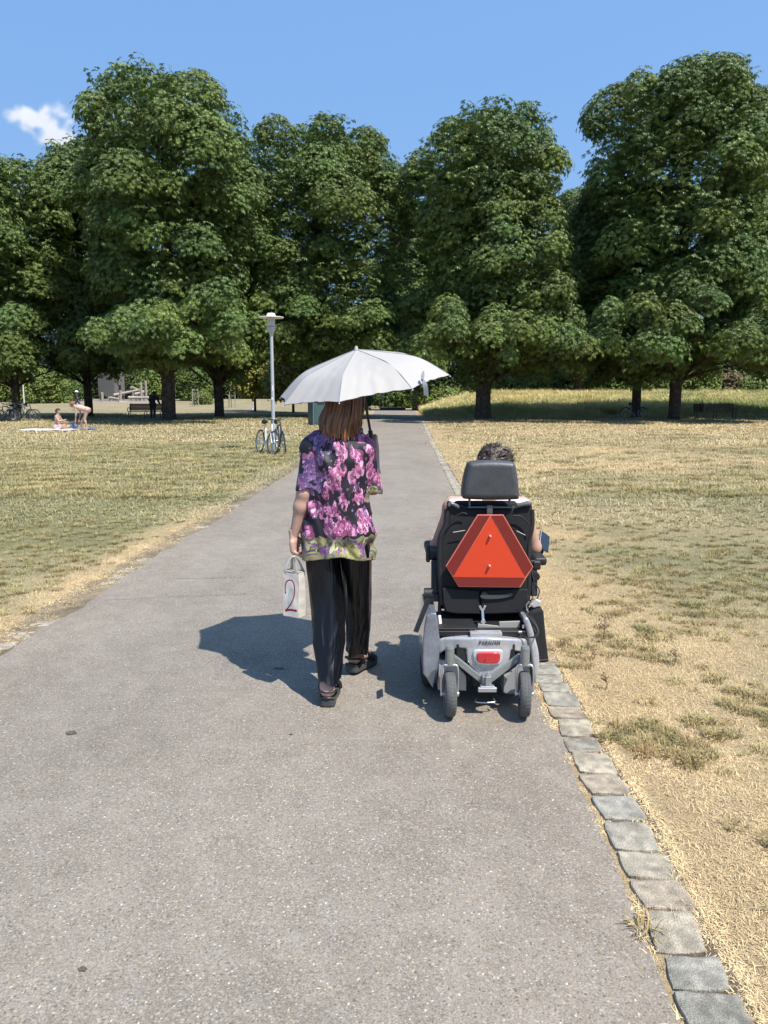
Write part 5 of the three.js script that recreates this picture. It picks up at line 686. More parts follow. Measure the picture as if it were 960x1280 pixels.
  // seat, backrest, headrest
  mesh('seat_cushion', [box(0.44, 0.09, 0.46, 0.02, 0.525, -0.52, 0.03)], fabric, ch); mesh('seat_frame', [box(0.46, 0.03, 0.46, 0.02, 0.465, -0.5, 0.01)], plastic, ch);
  mesh('leg_rest', [bar([-0.1, 0.45, -0.74], [-0.1, 0.14, -0.96], 0.018), bar([0.14, 0.45, -0.74], [0.14, 0.14, -0.96], 0.018), box(0.40, 0.016, 0.24, 0.02, 0.13, -1.02, 0.006)], plastic, ch);
  const backPts = z1(3.90, [[268, 305], [274, 297], [300, 304], [322, 314], [350, 322], [450, 324], [545, 322], [575, 312], [598, 302], [618, 298], [626, 306], [628, 350], [629, 405], [622, 440], [614, 480], [613, 540], [617, 600], [619, 660], [614, 720], [602, 762], [560, 770], [430, 772], [300, 770], [262, 762], [246, 735], [238, 690], [233, 620], [230, 540], [232, 490], [238, 445], [252, 410], [264, 385], [267, 345]]);
  const back = mesh('backrest', slab(backPts, dz(3.90) - 0.10, dz(3.90), 0.022, 0.007), fabric, ch);
  mesh('back_pad', box(0.34, 0.50, 0.06, 0.02, 0.79, dz(3.90) - 0.12, 0.025), fabric, back);
  mesh('lower_pocket', extrude(z1(3.885, [[246, 655], [400, 668], [402, 764], [300, 762], [262, 755], [250, 720]]), 0.016, 0.005, dz(3.885) - 0.006), fabric, back); mesh('lower_pocket', extrude(z1(3.885, [[408, 668], [604, 660], [606, 720], [596, 758], [410, 764]]), 0.016, 0.005, dz(3.885) - 0.006), fabric, back);
  mesh('pull_handle', extrude(smoothLoop(z1(3.87, [[404, 690], [420, 672], [445, 684], [500, 682], [535, 676], [540, 688], [500, 700], [440, 704], [412, 700]]), 30), 0.012, 0.004, dz(3.87) - 0.006), mat(0.05, 0.056, 0.05, 0.7), back);
  mesh('zip', [bar([...w(566, 665, 3.885), dz(3.885) + 0.012], [...w(581, 662.5, 3.885), dz(3.885) + 0.012], 0.002), bar([...w(645, 663, 3.885), dz(3.885) + 0.012], [...w(656, 668.5, 3.885), dz(3.885) + 0.012], 0.002)], mat(0.45, 0.42, 0.38, 0.5), back);
  mesh('side_bolster', [tube(z1(3.89, [[268, 330], [262, 395], [242, 440], [236, 500], [238, 620], [246, 730]]).map(p => [...p, dz(3.89) - 0.02]), 0.016, 30, 8), tube(z1(3.89, [[626, 330], [626, 400], [612, 470], [610, 540], [612, 640], [606, 730]]).map(p => [...p, dz(3.89) - 0.02]), 0.013, 30, 8)], plastic, back);
  mesh('shoulder_cap', [tube(z1(3.88, [[272, 312], [284, 303], [318, 318]]).map(p => [...p, dz(3.88) - 0.01]), 0.010, 12, 8), tube(z1(3.88, [[562, 310], [590, 305], [622, 303]]).map(p => [...p, dz(3.88) - 0.01]), 0.011, 12, 8)], mat(0.10, 0.10, 0.105, 0.25), back);
  mesh('seam_cord', [tube(z6(3.885, [[150, 380], [200, 310], [260, 280], [300, 290]]).map(p => [...p, dz(3.885) + 0.008]), 0.003, 16, 5), tube(z6(3.885, [[690, 300], [760, 310], [820, 360], [850, 430]]).map(p => [...p, dz(3.885) + 0.008]), 0.003, 16, 5)], plastic, back);
  const hr = mesh('headrest', slab(smoothLoop(z1(3.86, [[350, 150], [362, 130], [400, 124], [455, 122], [510, 124], [548, 130], [558, 150], [565, 200], [570, 250], [570, 274], [556, 284], [450, 286], [345, 282], [330, 274], [330, 250], [337, 200]]), 64), dz(3.86) - 0.11, dz(3.86) + 0.01, 0.03, 0.006), vinyl, ch);
  mesh('piping', tube(z1(3.86, [[334, 272], [345, 280], [450, 284], [556, 282], [567, 272]]).map(p => [...p, dz(3.86) - 0.012]), 0.004, 30, 6), plastic, hr);
  mesh('headrest_post', [bar([...w(587.5, 622, 3.90), dz(3.90) - 0.03], [...w(587.5, 634, 3.90), dz(3.90) - 0.02], 0.006), bar([...w(638, 622, 3.90), dz(3.90) - 0.03], [...w(638, 634, 3.90), dz(3.90) - 0.02], 0.006), bar([...w(585, 634, 3.89), dz(3.89)], [...w(642, 634, 3.89), dz(3.89)], 0.005), box(0.03, 0.05, 0.02, w(612, 636, 3.89)[0], w(612, 638, 3.89)[1], dz(3.89), 0.004)], mat(0.16, 0.16, 0.165, 0.35, 0.6), ch);
  // slow-vehicle triangle
  const zs = dz(3.845), S6 = l => z6(3.845, l), sign = mesh('warning_triangle', extrude(S6([[390, 297], [612, 297], [868, 745], [757, 922], [228, 916], [118, 737]]), 0.006, 0.0015, zs - 0.006), mat(0.62, 0.17, 0.11, 0.35), ch);
  const refl = phys(0.17, 0.009, 0.009, 0.22, { clearcoat: 0.6, clearcoatRoughness: 0.15 });
  mesh('border_panel', extrude(S6([[396, 304], [497, 306], [184, 822], [126, 738]]), 0.003, 0.0006, zs), refl, sign); mesh('border_panel', extrude(S6([[508, 306], [607, 304], [860, 744], [799, 828]]), 0.003, 0.0006, zs), refl, sign); mesh('border_panel', extrude(S6([[188, 836], [794, 842], [752, 914], [232, 908]]), 0.003, 0.0006, zs), refl, sign);
  mesh('centre_triangle', extrude(S6([[502, 316], [798, 837], [182, 830]]), 0.0045, 0.0006, zs), mat(0.62, 0.048, 0.010, 0.5), sign);
  for (const p of [[495, 478], [490, 732]]) { const c = S6([p])[0]; mesh('bolt', [move(new THREE.CylinderGeometry(0.0065, 0.0065, 0.014, 12), c[0], c[1], zs + 0.011, Math.PI / 2), move(new THREE.SphereGeometry(0.0065, 10, 6), c[0], c[1], zs + 0.018)], mat(0.55, 0.32, 0.25, 0.5), sign); }
  // left armrest, its post, clamp and hanging belt
  const L = (px, py, d) => { const p = w(px, py, d); return [p[0], p[1], dz(d)]; };
  mesh('armrest', [box(0.075, 0.05, 0.34, L(541, 690, 4.10)[0], L(541, 690, 4.10)[1], -0.42, 0.018), box(0.02, 0.09, 0.05, L(535, 692, 4.0)[0], L(535, 692, 4.0)[1], -0.27, 0.006)], plastic, ch);
  mesh('armrest_post', [flatBar(L(543, 700, 3.98), L(543, 742, 3.94), 0.034, 0.04), bar(L(552, 700, 3.98), L(549, 775, 3.92), 0.010)], plastic, ch);
  mesh('clamp', [move(new THREE.CylinderGeometry(0.030, 0.030, 0.05, 14), ...L(536, 742, 3.94), 0, 0, Math.PI / 2), box(0.05, 0.045, 0.05, ...L(543, 746, 3.94), 0.01)], plastic, ch);
  mesh('hanging_belt', [flatBar(L(536, 748, 3.76), L(519.5, 790, 3.72), 0.056, 0.006)], mat(0.014, 0.016, 0.026, 0.7), ch);
  mesh('spacer', [flatBar(L(549, 769, 3.85), L(550.5, 781, 3.83), 0.016, 0.01)], mat(0.6, 0.6, 0.58, 0.5), ch);
  // right armrest, control panel, cables
  mesh('armrest', [box(0.07, 0.045, 0.34, L(671, 694, 4.10)[0], L(671, 697, 4.10)[1], -0.42, 0.016)], plastic, ch);
  mesh('armrest_post', [flatBar(L(666, 700, 3.98), L(667, 745, 3.94), 0.036, 0.04), bar(L(660, 735, 3.94), L(657, 772, 3.90), 0.011)], plastic, ch);
  mesh('clamp', [box(0.045, 0.05, 0.05, ...L(670, 706, 3.97), 0.012), move(new THREE.CylinderGeometry(0.022, 0.022, 0.04, 12), ...L(669, 720, 3.95), Math.PI / 2)], plastic, ch);
  const pa = L(681, 677, 4.42); mesh('control_panel', [box(0.085, 0.11, 0.012, pa[0] - 0.004, pa[1], pa[2], 0.004, -0.5, 0.75, -0.25)], phys(0.012, 0.016, 0.028, 0.25, { clearcoat: 0.8 }), ch); mesh('panel_arm', tube([L(671, 700, 4.2), [pa[0] - 0.03, pa[1] - 0.08, pa[2] + 0.03], [pa[0], pa[1] - 0.01, pa[2]]], 0.009), plastic, ch);
  const cab = mesh('cable', [tube([L(668, 728, 3.93), L(674, 738, 3.92), L(671, 748, 3.92), L(663, 751, 3.90), L(659, 765, 3.86), L(655, 778, 3.80)], 0.0035, 40, 6), tube([L(661, 720, 3.93), L(660, 745, 3.90), L(656, 770, 3.86), L(650, 782, 3.80)], 0.004, 30, 6), tube([L(644, 762, 3.86), L(655, 765, 3.82), L(671, 784, 3.76), L(669, 795, 3.74), L(655, 796, 3.75), L(648, 790, 3.78)], 0.003, 40, 6), tube([L(652, 775, 3.82), L(663, 770, 3.80), L(673, 788, 3.75), L(668, 797, 3.73), L(650, 794, 3.76)], 0.0026, 40, 6), tube([L(664, 712, 3.94), L(668, 735, 3.91), L(662, 757, 3.88)], 0.003, 24, 6)], plastic, ch); cab.userData.kind = 'stuff';
  mesh('cable_clip', [box(0.02, 0.012, 0.012, ...L(650, 790, 3.77), 0.003), box(0.012, 0.02, 0.012, ...L(654, 783, 3.78), 0.003)], chrome, ch);
  // pouch hanging at the right
  const pz = 3.88, pb = at(668, 790, pz), pouch = thing('hanging_pouch', 'long black pouch hanging on the right side of the wheelchair', 'pouch', [pb.x, pb.y, -pz]), pw = l => l.map(([x, y]) => { const p = at(x, y, pz); return [p.x - pb.x, p.y - pb.y]; });
  mesh('body', extrude(pw([[656, 768], [664, 761], [675, 757.5], [677.5, 762], [679, 780], [681, 800], [684, 823.5], [678, 825], [670.5, 825], [667, 806], [661, 788]]), 0.10, 0.012, -0.05), fabric, pouch); mesh('hem', tube(pw([[671, 821.5], [683, 820.5]]).map(p => [...p, 0.05]), 0.003, 6, 5), mat(0.06, 0.06, 0.06, 0.8), pouch);
  const wf = pw([[662, 755], [669, 748], [676, 751], [674, 757], [666, 759]]); mesh('white_wrapper', extrude(wf, 0.03, 0.006, -0.01), mat(0.42, 0.40, 0.37, 0.8), pouch); mesh('hook', tube([...pw([[660, 765], [657, 756], [661, 750]]).map(p => [...p, 0.02])], 0.004, 12, 6), chrome, pouch);
}
{ // the person in the wheelchair
  const p0 = [0.56, 0, -4.12], J = { head: [0.03, 1.215, -0.03], shL: [-0.185, 1.005, 0.0], shR: [0.185, 1.005, 0.0], hipL: [-0.09, 0.63, -0.08], hipR: [0.09, 0.63, -0.08], elL: [-0.268, 0.775, -0.06], elR: [0.272, 0.775, -0.06], wrL: [-0.25, 0.765, -0.30], wrR: [0.285, 0.785, -0.27], knL: [-0.11, 0.64, -0.54], knR: [0.11, 0.64, -0.54], anL: [-0.11, 0.22, -0.68], anR: [0.11, 0.22, -0.68], toL: [-0.12, 0.19, -0.88], toR: [0.12, 0.19, -0.88], heL: [-0.11, 0.185, -0.65], heR: [0.11, 0.185, -0.65] };
  const t = thing('person', 'person with short dark hair seated in the powered wheelchair, bare arms on the armrests', 'person', p0), f = blend([...bodyFields(J, 0.97, { noHands: true }), ...headField(J, 0.95, 0)], 0.03), [lo, hi] = bounds(J, 0.16), cm = [[0.5, 0.5, 0.35], [0.5, 0.55, 0.4], [0.55, 0.55, 0.4], [0.6, 0.6, 0.4]], th = [[0.028, 0.015, 0.008], [0.050, 0.045, 0.018], [0.055, 0.072, 0.028], [0.048, 0.095, 0.034]];
  mesh('body', [nets(f, lo, hi, 0.0125), handGeo(handFrame(J.wrL, [0.05, -0.05, -1], [0, -1, 0], false), 0.95, cm, th), handGeo(handFrame(J.wrR, [0.05, 0.05, -1], [0, -1, 0.05], true), 0.95, cm, th)], skinMat(0.56, 0.34, 0.255), t);
  const P = { t, f, lo, hi, j: J };
  const stripe = canvasTex(256, 256, (c) => { c.fillStyle = '#efe4e2'; c.fillRect(0, 0, 256, 256); c.fillStyle = '#d9a9a4'; for (let i = 0; i < 8; i++) c.fillRect(0, i * 32, 256, 9); });
  const g = nets((x, y, z) => Math.max(f(x, y, z) - 0.015 - 0.006 * pn(x * 16, y * 10, z * 16), 0.60 - y, y - 1.062 + 0.6 * Math.max(0, 0.05 - Math.abs(x)), Math.abs(x) - 0.215), lo, hi, 0.0125, { uv: (x, y, z) => [x * 3, y * 6] }); mesh('top', g, new THREE.MeshStandardMaterial({ map: stripe, roughness: 0.85, side: THREE.DoubleSide }), t);
  mesh('shorts', nets((x, y, z) => Math.max(f(x, y, z) - 0.02, y - 0.74, 0.4 - y, -z - 0.42, Math.abs(x) - 0.22), lo, hi, 0.016), mat(0.04, 0.05, 0.09, 0.85), t);
  mesh('shoe', [box(0.085, 0.06, 0.24, -0.115, 0.175, -0.79, 0.025)], rubberM, t); mesh('shoe', [box(0.085, 0.06, 0.24, 0.115, 0.175, -0.79, 0.025)], rubberM, t);
  // tousled short hair: a cap with many tapering locks
  const c = toV(J.head), R = rng(808), hm = new THREE.MeshStandardMaterial({ color: 0xffffff, vertexColors: true, roughness: 0.6, side: THREE.DoubleSide }), Pp = [], Cc = [];
  const cap = nets((x, y, z) => Math.max(ellipsoid([c.x, c.y + 0.03, c.z + 0.005], [0.088, 0.098, 0.104])(x, y, z) + 0.008 * pn(x * 45, y * 45, z * 45), -(y - c.y + 0.06), z < c.z - 0.055 ? -(y - c.y - 0.075) : -1), [c.x - 0.14, c.y - 0.12, c.z - 0.16], [c.x + 0.14, c.y + 0.17, c.z + 0.16], 0.007, { color: (x, y, z) => { const k = 0.6 + 0.6 * pn(x * 90, y * 20, z * 60); return [0.055 * k, 0.04 * k, 0.03 * k]; } });
  for (let i = 0; i < 1500; i++) {
    const a = R() * 6.283, e = Math.acos(1 - 1.35 * R()), n = V(Math.sin(e) * Math.cos(a), Math.cos(e), Math.sin(e) * Math.sin(a)); if (n.z < -0.6 && n.y < 0.45) continue; const b = V(c.x + n.x * 0.082, c.y + 0.028 + n.y * 0.094, c.z + 0.005 + n.z * 0.098), fl = V(0.45 * pn(n.x * 3, n.y * 3, n.z * 3 + 9) + 0.35, 0.1 + 0.9 * pn(n.x * 4 + 5, n.y * 4, n.z * 4), pn(n.x * 3, n.y * 3 + 8, n.z * 3) - 0.1), l = 0.018 + R() * 0.022, m1 = b.clone().addScaledVector(n, l * 0.42).addScaledVector(fl, l * 0.5), tp = b.clone().addScaledVector(n, l * 0.42).addScaledVector(fl, l * 1.9), sd = n.clone().cross(fl).normalize().multiplyScalar(0.0022 + R() * 0.0025), g0 = R(), k = g0 < 0.22 ? 3.2 + R() * 2 : 0.6 + R() * 1.1;
    for (const T of [[b.clone().sub(sd), b.clone().add(sd), m1.clone().add(sd)], [b.clone().sub(sd), m1.clone().add(sd), m1.clone().sub(sd)], [m1.clone().sub(sd), m1.clone().add(sd), tp]]) for (const v of T) { Pp.push(v.x, v.y, v.z); Cc.push(0.062 * k, 0.045 * k, 0.033 * k); }
  }
  mesh('hair', [cap, geoOf(Pp, null, null, Cc)], hm, t);
}
// ------------------------------------------------------------------ the woman with the umbrella: body, hair, glasses, shirt, trousers, sandals
{
  const WX = -0.25, WZ = -4.05, t = thing('person', 'woman in a pink and purple floral shirt and wide black satin trousers walking away', 'person', [WX, 0.018, WZ]);
  const J = { head: [0.045, 1.555, -0.02], shL: [-0.128, 1.315, 0.0], shR: [0.138, 1.318, 0.0], hipL: [-0.085, 0.88, 0.0], hipR: [0.085, 0.88, 0.0], elL: [-0.172, 1.08, 0.04], wrL: [-0.232, 0.845, 0.02], elR: [0.190, 1.095, -0.085], wrR: [0.200, 1.300, -0.235], knL: [-0.072, 0.47, 0.04], anL: [-0.045, 0.105, 0.250], heL: [-0.042, 0.080, 0.262], toL: [-0.055, 0.052, 0.07], knR: [0.100, 0.48, -0.12], anR: [0.085, 0.115, -0.235], heR: [0.075, 0.085, -0.215], toR: [0.165, 0.06, -0.385] };
  const yaw = -0.34, [lo, hi] = bounds(J, 0.17), f = blend([...bodyFields(J, 0.94, { noHands: true }), ...headField(J, 0.96, yaw, 0.06)], 0.028), skin = skinMat(0.60, 0.36, 0.275);
  const cL = [[0.75, 1.05, 0.8], [0.9, 1.15, 0.8], [1.0, 1.2, 0.8], [1.1, 1.2, 0.8]], thL = [[0.026, 0.018, 0.008], [0.050, 0.042, 0.020], [0.050, 0.070, 0.036], [0.036, 0.090, 0.048]];
  const cR = [[0.95, 1.25, 0.75], [1.0, 1.3, 0.75], [1.05, 1.3, 0.75], [1.1, 1.3, 0.75]], thR = [[0.026, 0.018, 0.010], [0.048, 0.040, 0.028], [0.044, 0.062, 0.046], [0.028, 0.078, 0.056]];
  const HL = handFrame(J.wrL, [0.12, -1, 0.02], [0.9, 0.1, 0.42], true), HR = handFrame(J.wrR, [-0.05, 0.55, -0.82], [-1, 0.1, 0.1], true);
  mesh('body', [nets(f, lo, hi, 0.0105), handGeo(HL, 0.98, cL, thL), handGeo(HR, 0.96, cR, thR)], skin, t);
  // shirt -------------------------------------------------------------
  const tw = poly([[0.70, 0.205], [0.76, 0.200], [0.86, 0.190], [0.98, 0.178], [1.10, 0.172], [1.22, 0.170], [1.32, 0.162], [1.40, 0.11]]), td = poly([[0.70, 0.150], [0.80, 0.142], [0.95, 0.132], [1.1, 0.130], [1.25, 0.134], [1.34, 0.110], [1.42, 0.07]]), tc = poly([[0.7, -0.008], [1.0, 0.0], [1.35, 0.005]]);
  const sleeveL = capsule([-0.122, 1.30, 0.0], [-0.160, 1.085, 0.035], 0.062, 0.057), sleeveR = capsule([0.132, 1.305, 0.0], [0.178, 1.075, -0.08], 0.064, 0.065), yoke = blend([capsule([-0.112, 1.312, 0], [-0.03, 1.352, 0], 0.060, 0.068), capsule([0.122, 1.315, 0], [0.04, 1.355, 0], 0.060, 0.068)], 0.05), tor = blend(bodyFields(J, 0.94, { noHands: true }).slice(0, 5), 0.028), collar = capsule([0.012, 1.37, 0.0], [0.018, 1.425, -0.008], 0.075, 0.064);
  const folds = (x, y, z) => 0.0075 * Math.sin(x * 38 + y * 16 + 5 * pn(x * 7, y * 4, 1)) * pn(x * 5 + 3, y * 3.2, z * 4) * 2 + 0.006 * Math.sin(y * 42 - x * 30 + 4 * pn(x * 9, y * 5, 4)) * Math.max(0, pn(x * 6, y * 4, 8)) * 2 + 0.007 * Math.sin(Math.atan2(x, z) * 7 + 2 * pn(y * 3, 2)) * ss(1.05, 0.72, y) + 0.004 * pn(x * 26, y * 14, z * 26) + 0.006 * Math.sin((x * 0.8 + y) * 55 + 6 * pn(x * 6, y * 6, 3)) * Math.max(0, pn(x * 5 + 9, y * 5, 6));
  const shirtF = (x, y, z) => {
    const a = tw(y), b = td(y), q = Math.hypot((x - tc(y)) / a, (z + 0.01) / b); let d = (q - 1) * Math.min(a, b) * 0.92; d = Math.max(d, y - 1.40); d += folds(x, y, z);
    d = smin(d, yoke(x, y, z), 0.06); d = smin(d, Math.max(sleeveL(x, y, z), (1.105 + 0.25 * (x + 0.17) - y)), 0.028); d = smin(d, Math.max(sleeveR(x, y, z), 1.075 - 0.3 * (x - 0.2) - y), 0.028); d = smin(d, collar(x, y, z), 0.03); d += 0.4 * folds(x, y, z); d = smin(d, tor(x, y, z) - 0.010, 0.02); return Math.max(d, 0.742 + 0.012 * Math.sin(x * 15 + 1) + 0.008 * pn(x * 9, z * 9) - 0.02 * ss(-0.05, 0.2, x) - y, y - 1.425);
  };
  const print = canvasTex(2048, 1024, (c, W, H) => { // floral print: u round the body in 1.2 m, v over 0.75 m; lower border olive
    const R = rng(2024), pick = a => a[Math.floor(R() * a.length)]; c.fillStyle = '#17121d'; c.fillRect(0, 0, W, H); const X = u => u * W, Y = y => (1.44 - y) / 0.75 * H, px = H / 0.75;
    const petal = (x, y, r, a, col) => { c.save(); c.translate(x, y); c.rotate(a); c.fillStyle = col; c.beginPath(); c.moveTo(0, 0); c.bezierCurveTo(r * 0.3, -r * 0.75, r * 1.1, -r * 0.65, r, 0); c.bezierCurveTo(r * 1.1, r * 0.6, r * 0.35, r * 0.7, 0, 0); c.fill(); c.restore(); };
    const flower = (x, y, r, pal) => { const n = 5 + Math.floor(R() * 4), a0 = R() * 6.28; for (let k = 0; k < 3; k++) for (let i = 0; i < n; i++) petal(x + (R() - 0.5) * r * 0.5, y + (R() - 0.5) * r * 0.5, r * (1 - 0.25 * k) * (0.6 + R() * 0.6), a0 + i / n * 6.28 + R() * 0.8 + k, pick(pal)); for (let i = 0; i < 16; i++) { const a = R() * 6.28, q = r * R() * 0.85; c.fillStyle = pick(['rgba(70,22,64,0.75)', 'rgba(96,36,86,0.7)', 'rgba(40,16,44,0.7)', 'rgba(226,160,206,0.75)', 'rgba(238,190,224,0.8)']); c.beginPath(); c.ellipse(x + Math.cos(a) * q, y + Math.sin(a) * q, r * (0.05 + 0.13 * R()), r * (0.03 + 0.06 * R()), R() * 3.1, 0, 6.28); c.fill(); } };
    const pinks = ['#a2527c', '#b47092', '#883f66', '#c48ca6', '#703256', '#ac6086', '#d2a4b8', '#7c3d68'], violets = ['#6c4f7c', '#7f648c', '#583f6a', '#8f7796', '#785a84', '#644a74'], mixP = [...pinks, ...violets];
    for (let i = 0; i < 240; i++) { const u = R(), y = 0.84 + R() * 0.62; if (fbm(u * 15, y * 10, 3, 2) < -0.13) continue; flower(X(u), Y(y), px * (0.020 + R() * 0.036), R() < 0.2 ? mixP : u < 0.46 && y > 1.10 ? violets : pinks); }
    for (const [u, y, r] of [[0.515, 1.235, 0.044], [0.545, 1.21, 0.03], [0.60, 1.17, 0.04], [0.47, 1.02, 0.045], [0.435, 0.98, 0.05], [0.53, 0.90, 0.05], [0.57, 0.905, 0.04], [0.39, 1.0, 0.04], [0.40, 1.27, 0.045], [0.36, 1.22, 0.04], [0.44, 1.33, 0.035], [0.61, 1.30, 0.038], [0.46, 1.16, 0.03], [0.53, 1.07, 0.03], [0.55, 1.03, 0.035], [0.49, 0.92, 0.03], [0.45, 0.89, 0.04]]) flower(X(u), Y(y), px * r, u < 0.45 && y > 1.1 ? violets : pinks);
    for (let i = 0; i < 85; i++) { const u = R(), y = 0.88 + R() * 0.55, r = px * (0.006 + 0.020 * R()); c.fillStyle = pick(['#17121d', '#1d1722', '#241a2b', '#2c2a30']); c.beginPath(); c.moveTo(X(u), Y(y)); for (let k = 0; k < 6; k++) { const a = k + R(), q = r * (0.6 + R() * 1.4); c.quadraticCurveTo(X(u) + Math.cos(a - 0.5) * q * 1.3, Y(y) + Math.sin(a - 0.5) * q * 1.3, X(u) + Math.cos(a) * q, Y(y) + Math.sin(a) * q); } c.fill(); }
    for (let i = 0; i < 150; i++) { const u = R(), y = 0.86 + R() * 0.56, r = px * (0.005 + 0.009 * R()); petal(X(u), Y(y), r * 1.5, R() * 6.28, pick(mixP)); }
    // border: olive and gold with violet swirls, also at the cuffs
    const border = (u0, u1, yT, yB) => { const n = 70; c.beginPath(); c.moveTo(X(u0), Y(yB)); for (let i = 0; i <= n; i++) { const u = lerp(u0, u1, i / n); c.lineTo(X(u), Y(yT + 0.035 * fbm(u * 30, yT * 5, 2, 3) * 2)); } c.lineTo(X(u1), Y(yB)); c.closePath(); c.fillStyle = '#827c58'; c.fill(); c.save(); c.clip(); for (let i = 0; i < 260 * (u1 - u0) + 8; i++) { const u = lerp(u0, u1, R()), y = lerp(yB, yT + 0.03, R()), r = px * (0.015 + 0.035 * R()); c.strokeStyle = pick(['#5e4068', '#6c4e76', '#8f885e', '#a39c72', '#59563a', '#2a2530', '#766a7a', '#807d44', '#b5b290', '#465e42', '#54365c', '#2f2a34']); c.lineWidth = 4 + R() * 18; c.beginPath(); c.moveTo(X(u), Y(y)); c.bezierCurveTo(X(u) + r * (R() - 0.2) * 2, Y(y) - r * R() * 2, X(u) + r * 2, Y(y) + r * (R() - 0.5) * 3, X(u) + r * (1 + R() * 2), Y(y) + r * (R() - 0.6) * 2); c.stroke(); } c.restore(); };
    border(0, 1, 0.855, 0.60);
    for (let i = 0; i < 70; i++) { const u = R(), y = 0.77 + R() * 0.05; c.fillStyle = pick(['#6b4a79', '#8a6394', '#7a4a80', '#b9b38a']); c.beginPath(); c.ellipse(X(u), Y(y), px * 0.02 * (0.4 + R()), px * 0.012 * (0.4 + R()), R() * 3, 0, 6.28); c.fill(); }
    if (0) { } c.save(); c.globalAlpha = 0.45; c.fillStyle = '#7f7d40'; c.beginPath(); c.ellipse(X(0.585), Y(0.775), px * 0.055, px * 0.06, 0, 0, 6.28); c.fill(); c.fillStyle = '#a19c58'; c.beginPath(); c.ellipse(X(0.60), Y(0.765), px * 0.025, px * 0.04, 0.3, 0, 6.28); c.fill(); c.strokeStyle = '#5a4a3a'; c.lineWidth = 12; c.beginPath(); c.moveTo(X(0.555), Y(0.79)); c.quadraticCurveTo(X(0.545), Y(0.77), X(0.56), Y(0.755)); c.stroke(); c.restore();
    border(0.195, 0.30, 1.145, 1.04); border(0.70, 0.82, 1.115, 1.03);
  });
  const uvS = (x, y, z) => { const a = Math.atan2(x - 0.005, z + 0.01); return [0.5 + a / 6.283, 1 - (1.44 - y) / 0.75]; };
  const shirtM = new THREE.MeshPhysicalMaterial({ map: print, roughness: 0.62, sheen: 0.25, sheenRoughness: 0.4, sheenColor: lin(0.5, 0.4, 0.5), side: THREE.DoubleSide });
  mesh('shirt', nets(shirtF, [-0.31, 0.68, -0.24], [0.33, 1.46, 0.24], 0.0062, { uv: uvS }), shirtM, t);
  // wide satin trousers ------------------------------------------------
  const leg = (pts, rad, seed, side) => { // pts: centre line from waist to hem, rad: [half width, half depth]
    const c = new THREE.CatmullRomCurve3(pts.map(toV)), NS = 90, NA = 120, P = [], U = [], I = [];
    for (let i = 0; i <= NS; i++) {
      const u = i / NS, p = c.getPoint(u), k = u * (rad.length - 1), k0 = Math.min(rad.length - 2, Math.floor(k)), rx = lerp(rad[k0][0], rad[k0 + 1][0], k - k0), rz = lerp(rad[k0][1], rad[k0 + 1][1], k - k0);
      for (let j = 0; j <= NA; j++) {
        const a = j / NA * 6.2832, ca = Math.cos(a), sa = Math.sin(a), big = 0.055 * Math.sin(5 * a + 2.5 * pn(u * 2.2, seed) + seed) * ss(0.05, 0.5, u), med = 0.016 * Math.sin(11 * a + 4 * pn(u * 3, seed + 5)) * (0.5 + 0.5 * pn(u * 4, ca * 2 + seed, sa * 2)), crinkle = 0.011 * Math.sin(34 * a + 5 * pn(ca * 3, sa * 3, u * 4) + seed) + 0.012 * pn(ca * 9, sa * 9, u * 5 + seed) + 0.055 * pn(ca * 1.8, u * 8 + ca * 2.5, sa * 1.8 + seed) * ss(0.1, 0.4, u) + 0.022 * pn(ca * 3, u * 22 + ca * 5, sa * 3 + seed) * ss(0.35, 0.8, u), hem = 0.05 * ss(0.9, 1, u) * Math.sin(7 * a + seed);
        const k2 = 1 + big + med + crinkle + hem; P.push(p.x + ca * rx * k2, p.y + 0.012 * Math.sin(3 * a + seed) * ss(0.9, 1, u), p.z + sa * rz * k2); U.push(j / NA, u);
      }
    }
    for (let i = 0; i < NS; i++) for (let j = 0; j < NA; j++) { const a = i * (NA + 1) + j, b = a + NA + 1; I.push(a, a + 1, b, b, a + 1, b + 1); }
    return geoOf(P, I, U);
  };
  const satin = new THREE.MeshPhysicalMaterial({ color: lin(0.0045, 0.0045, 0.0055), roughness: 0.31, sheen: 0.15, sheenRoughness: 0.4, sheenColor: lin(0.025, 0.025, 0.028), specularIntensity: 0.75, side: THREE.DoubleSide });
  mesh('trousers', [leg([[-0.075, 0.93, -0.005], [-0.082, 0.76, 0.0], [-0.060, 0.50, 0.03], [-0.044, 0.30, 0.12], [-0.032, 0.130, 0.238]], [[0.085, 0.085], [0.092, 0.108], [0.092, 0.105], [0.084, 0.100], [0.054, 0.072]], 1.3), leg([[0.075, 0.93, -0.005], [0.098, 0.76, -0.01], [0.104, 0.50, -0.10], [0.106, 0.30, -0.16], [0.096, 0.130, -0.205]], [[0.080, 0.085], [0.086, 0.106], [0.076, 0.10], [0.068, 0.096], [0.062, 0.085]], 4.1), nets(blend([capsule([-0.065, 0.88, -0.005], [0.065, 0.88, -0.005], 0.104), capsule([0, 0.80, 0], [0, 0.93, -0.005], 0.06, 0.10)], 0.03), [-0.25, 0.6, -0.2], [0.25, 1.12, 0.2], 0.014)], satin, t);
  // sandals with thick grooved soles -------------------------------------
  const soleM = mat(0.035, 0.036, 0.036, 0.75), grooveM = mat(0.075, 0.078, 0.075, 0.8), strapM = mat(0.014, 0.014, 0.015, 0.45);
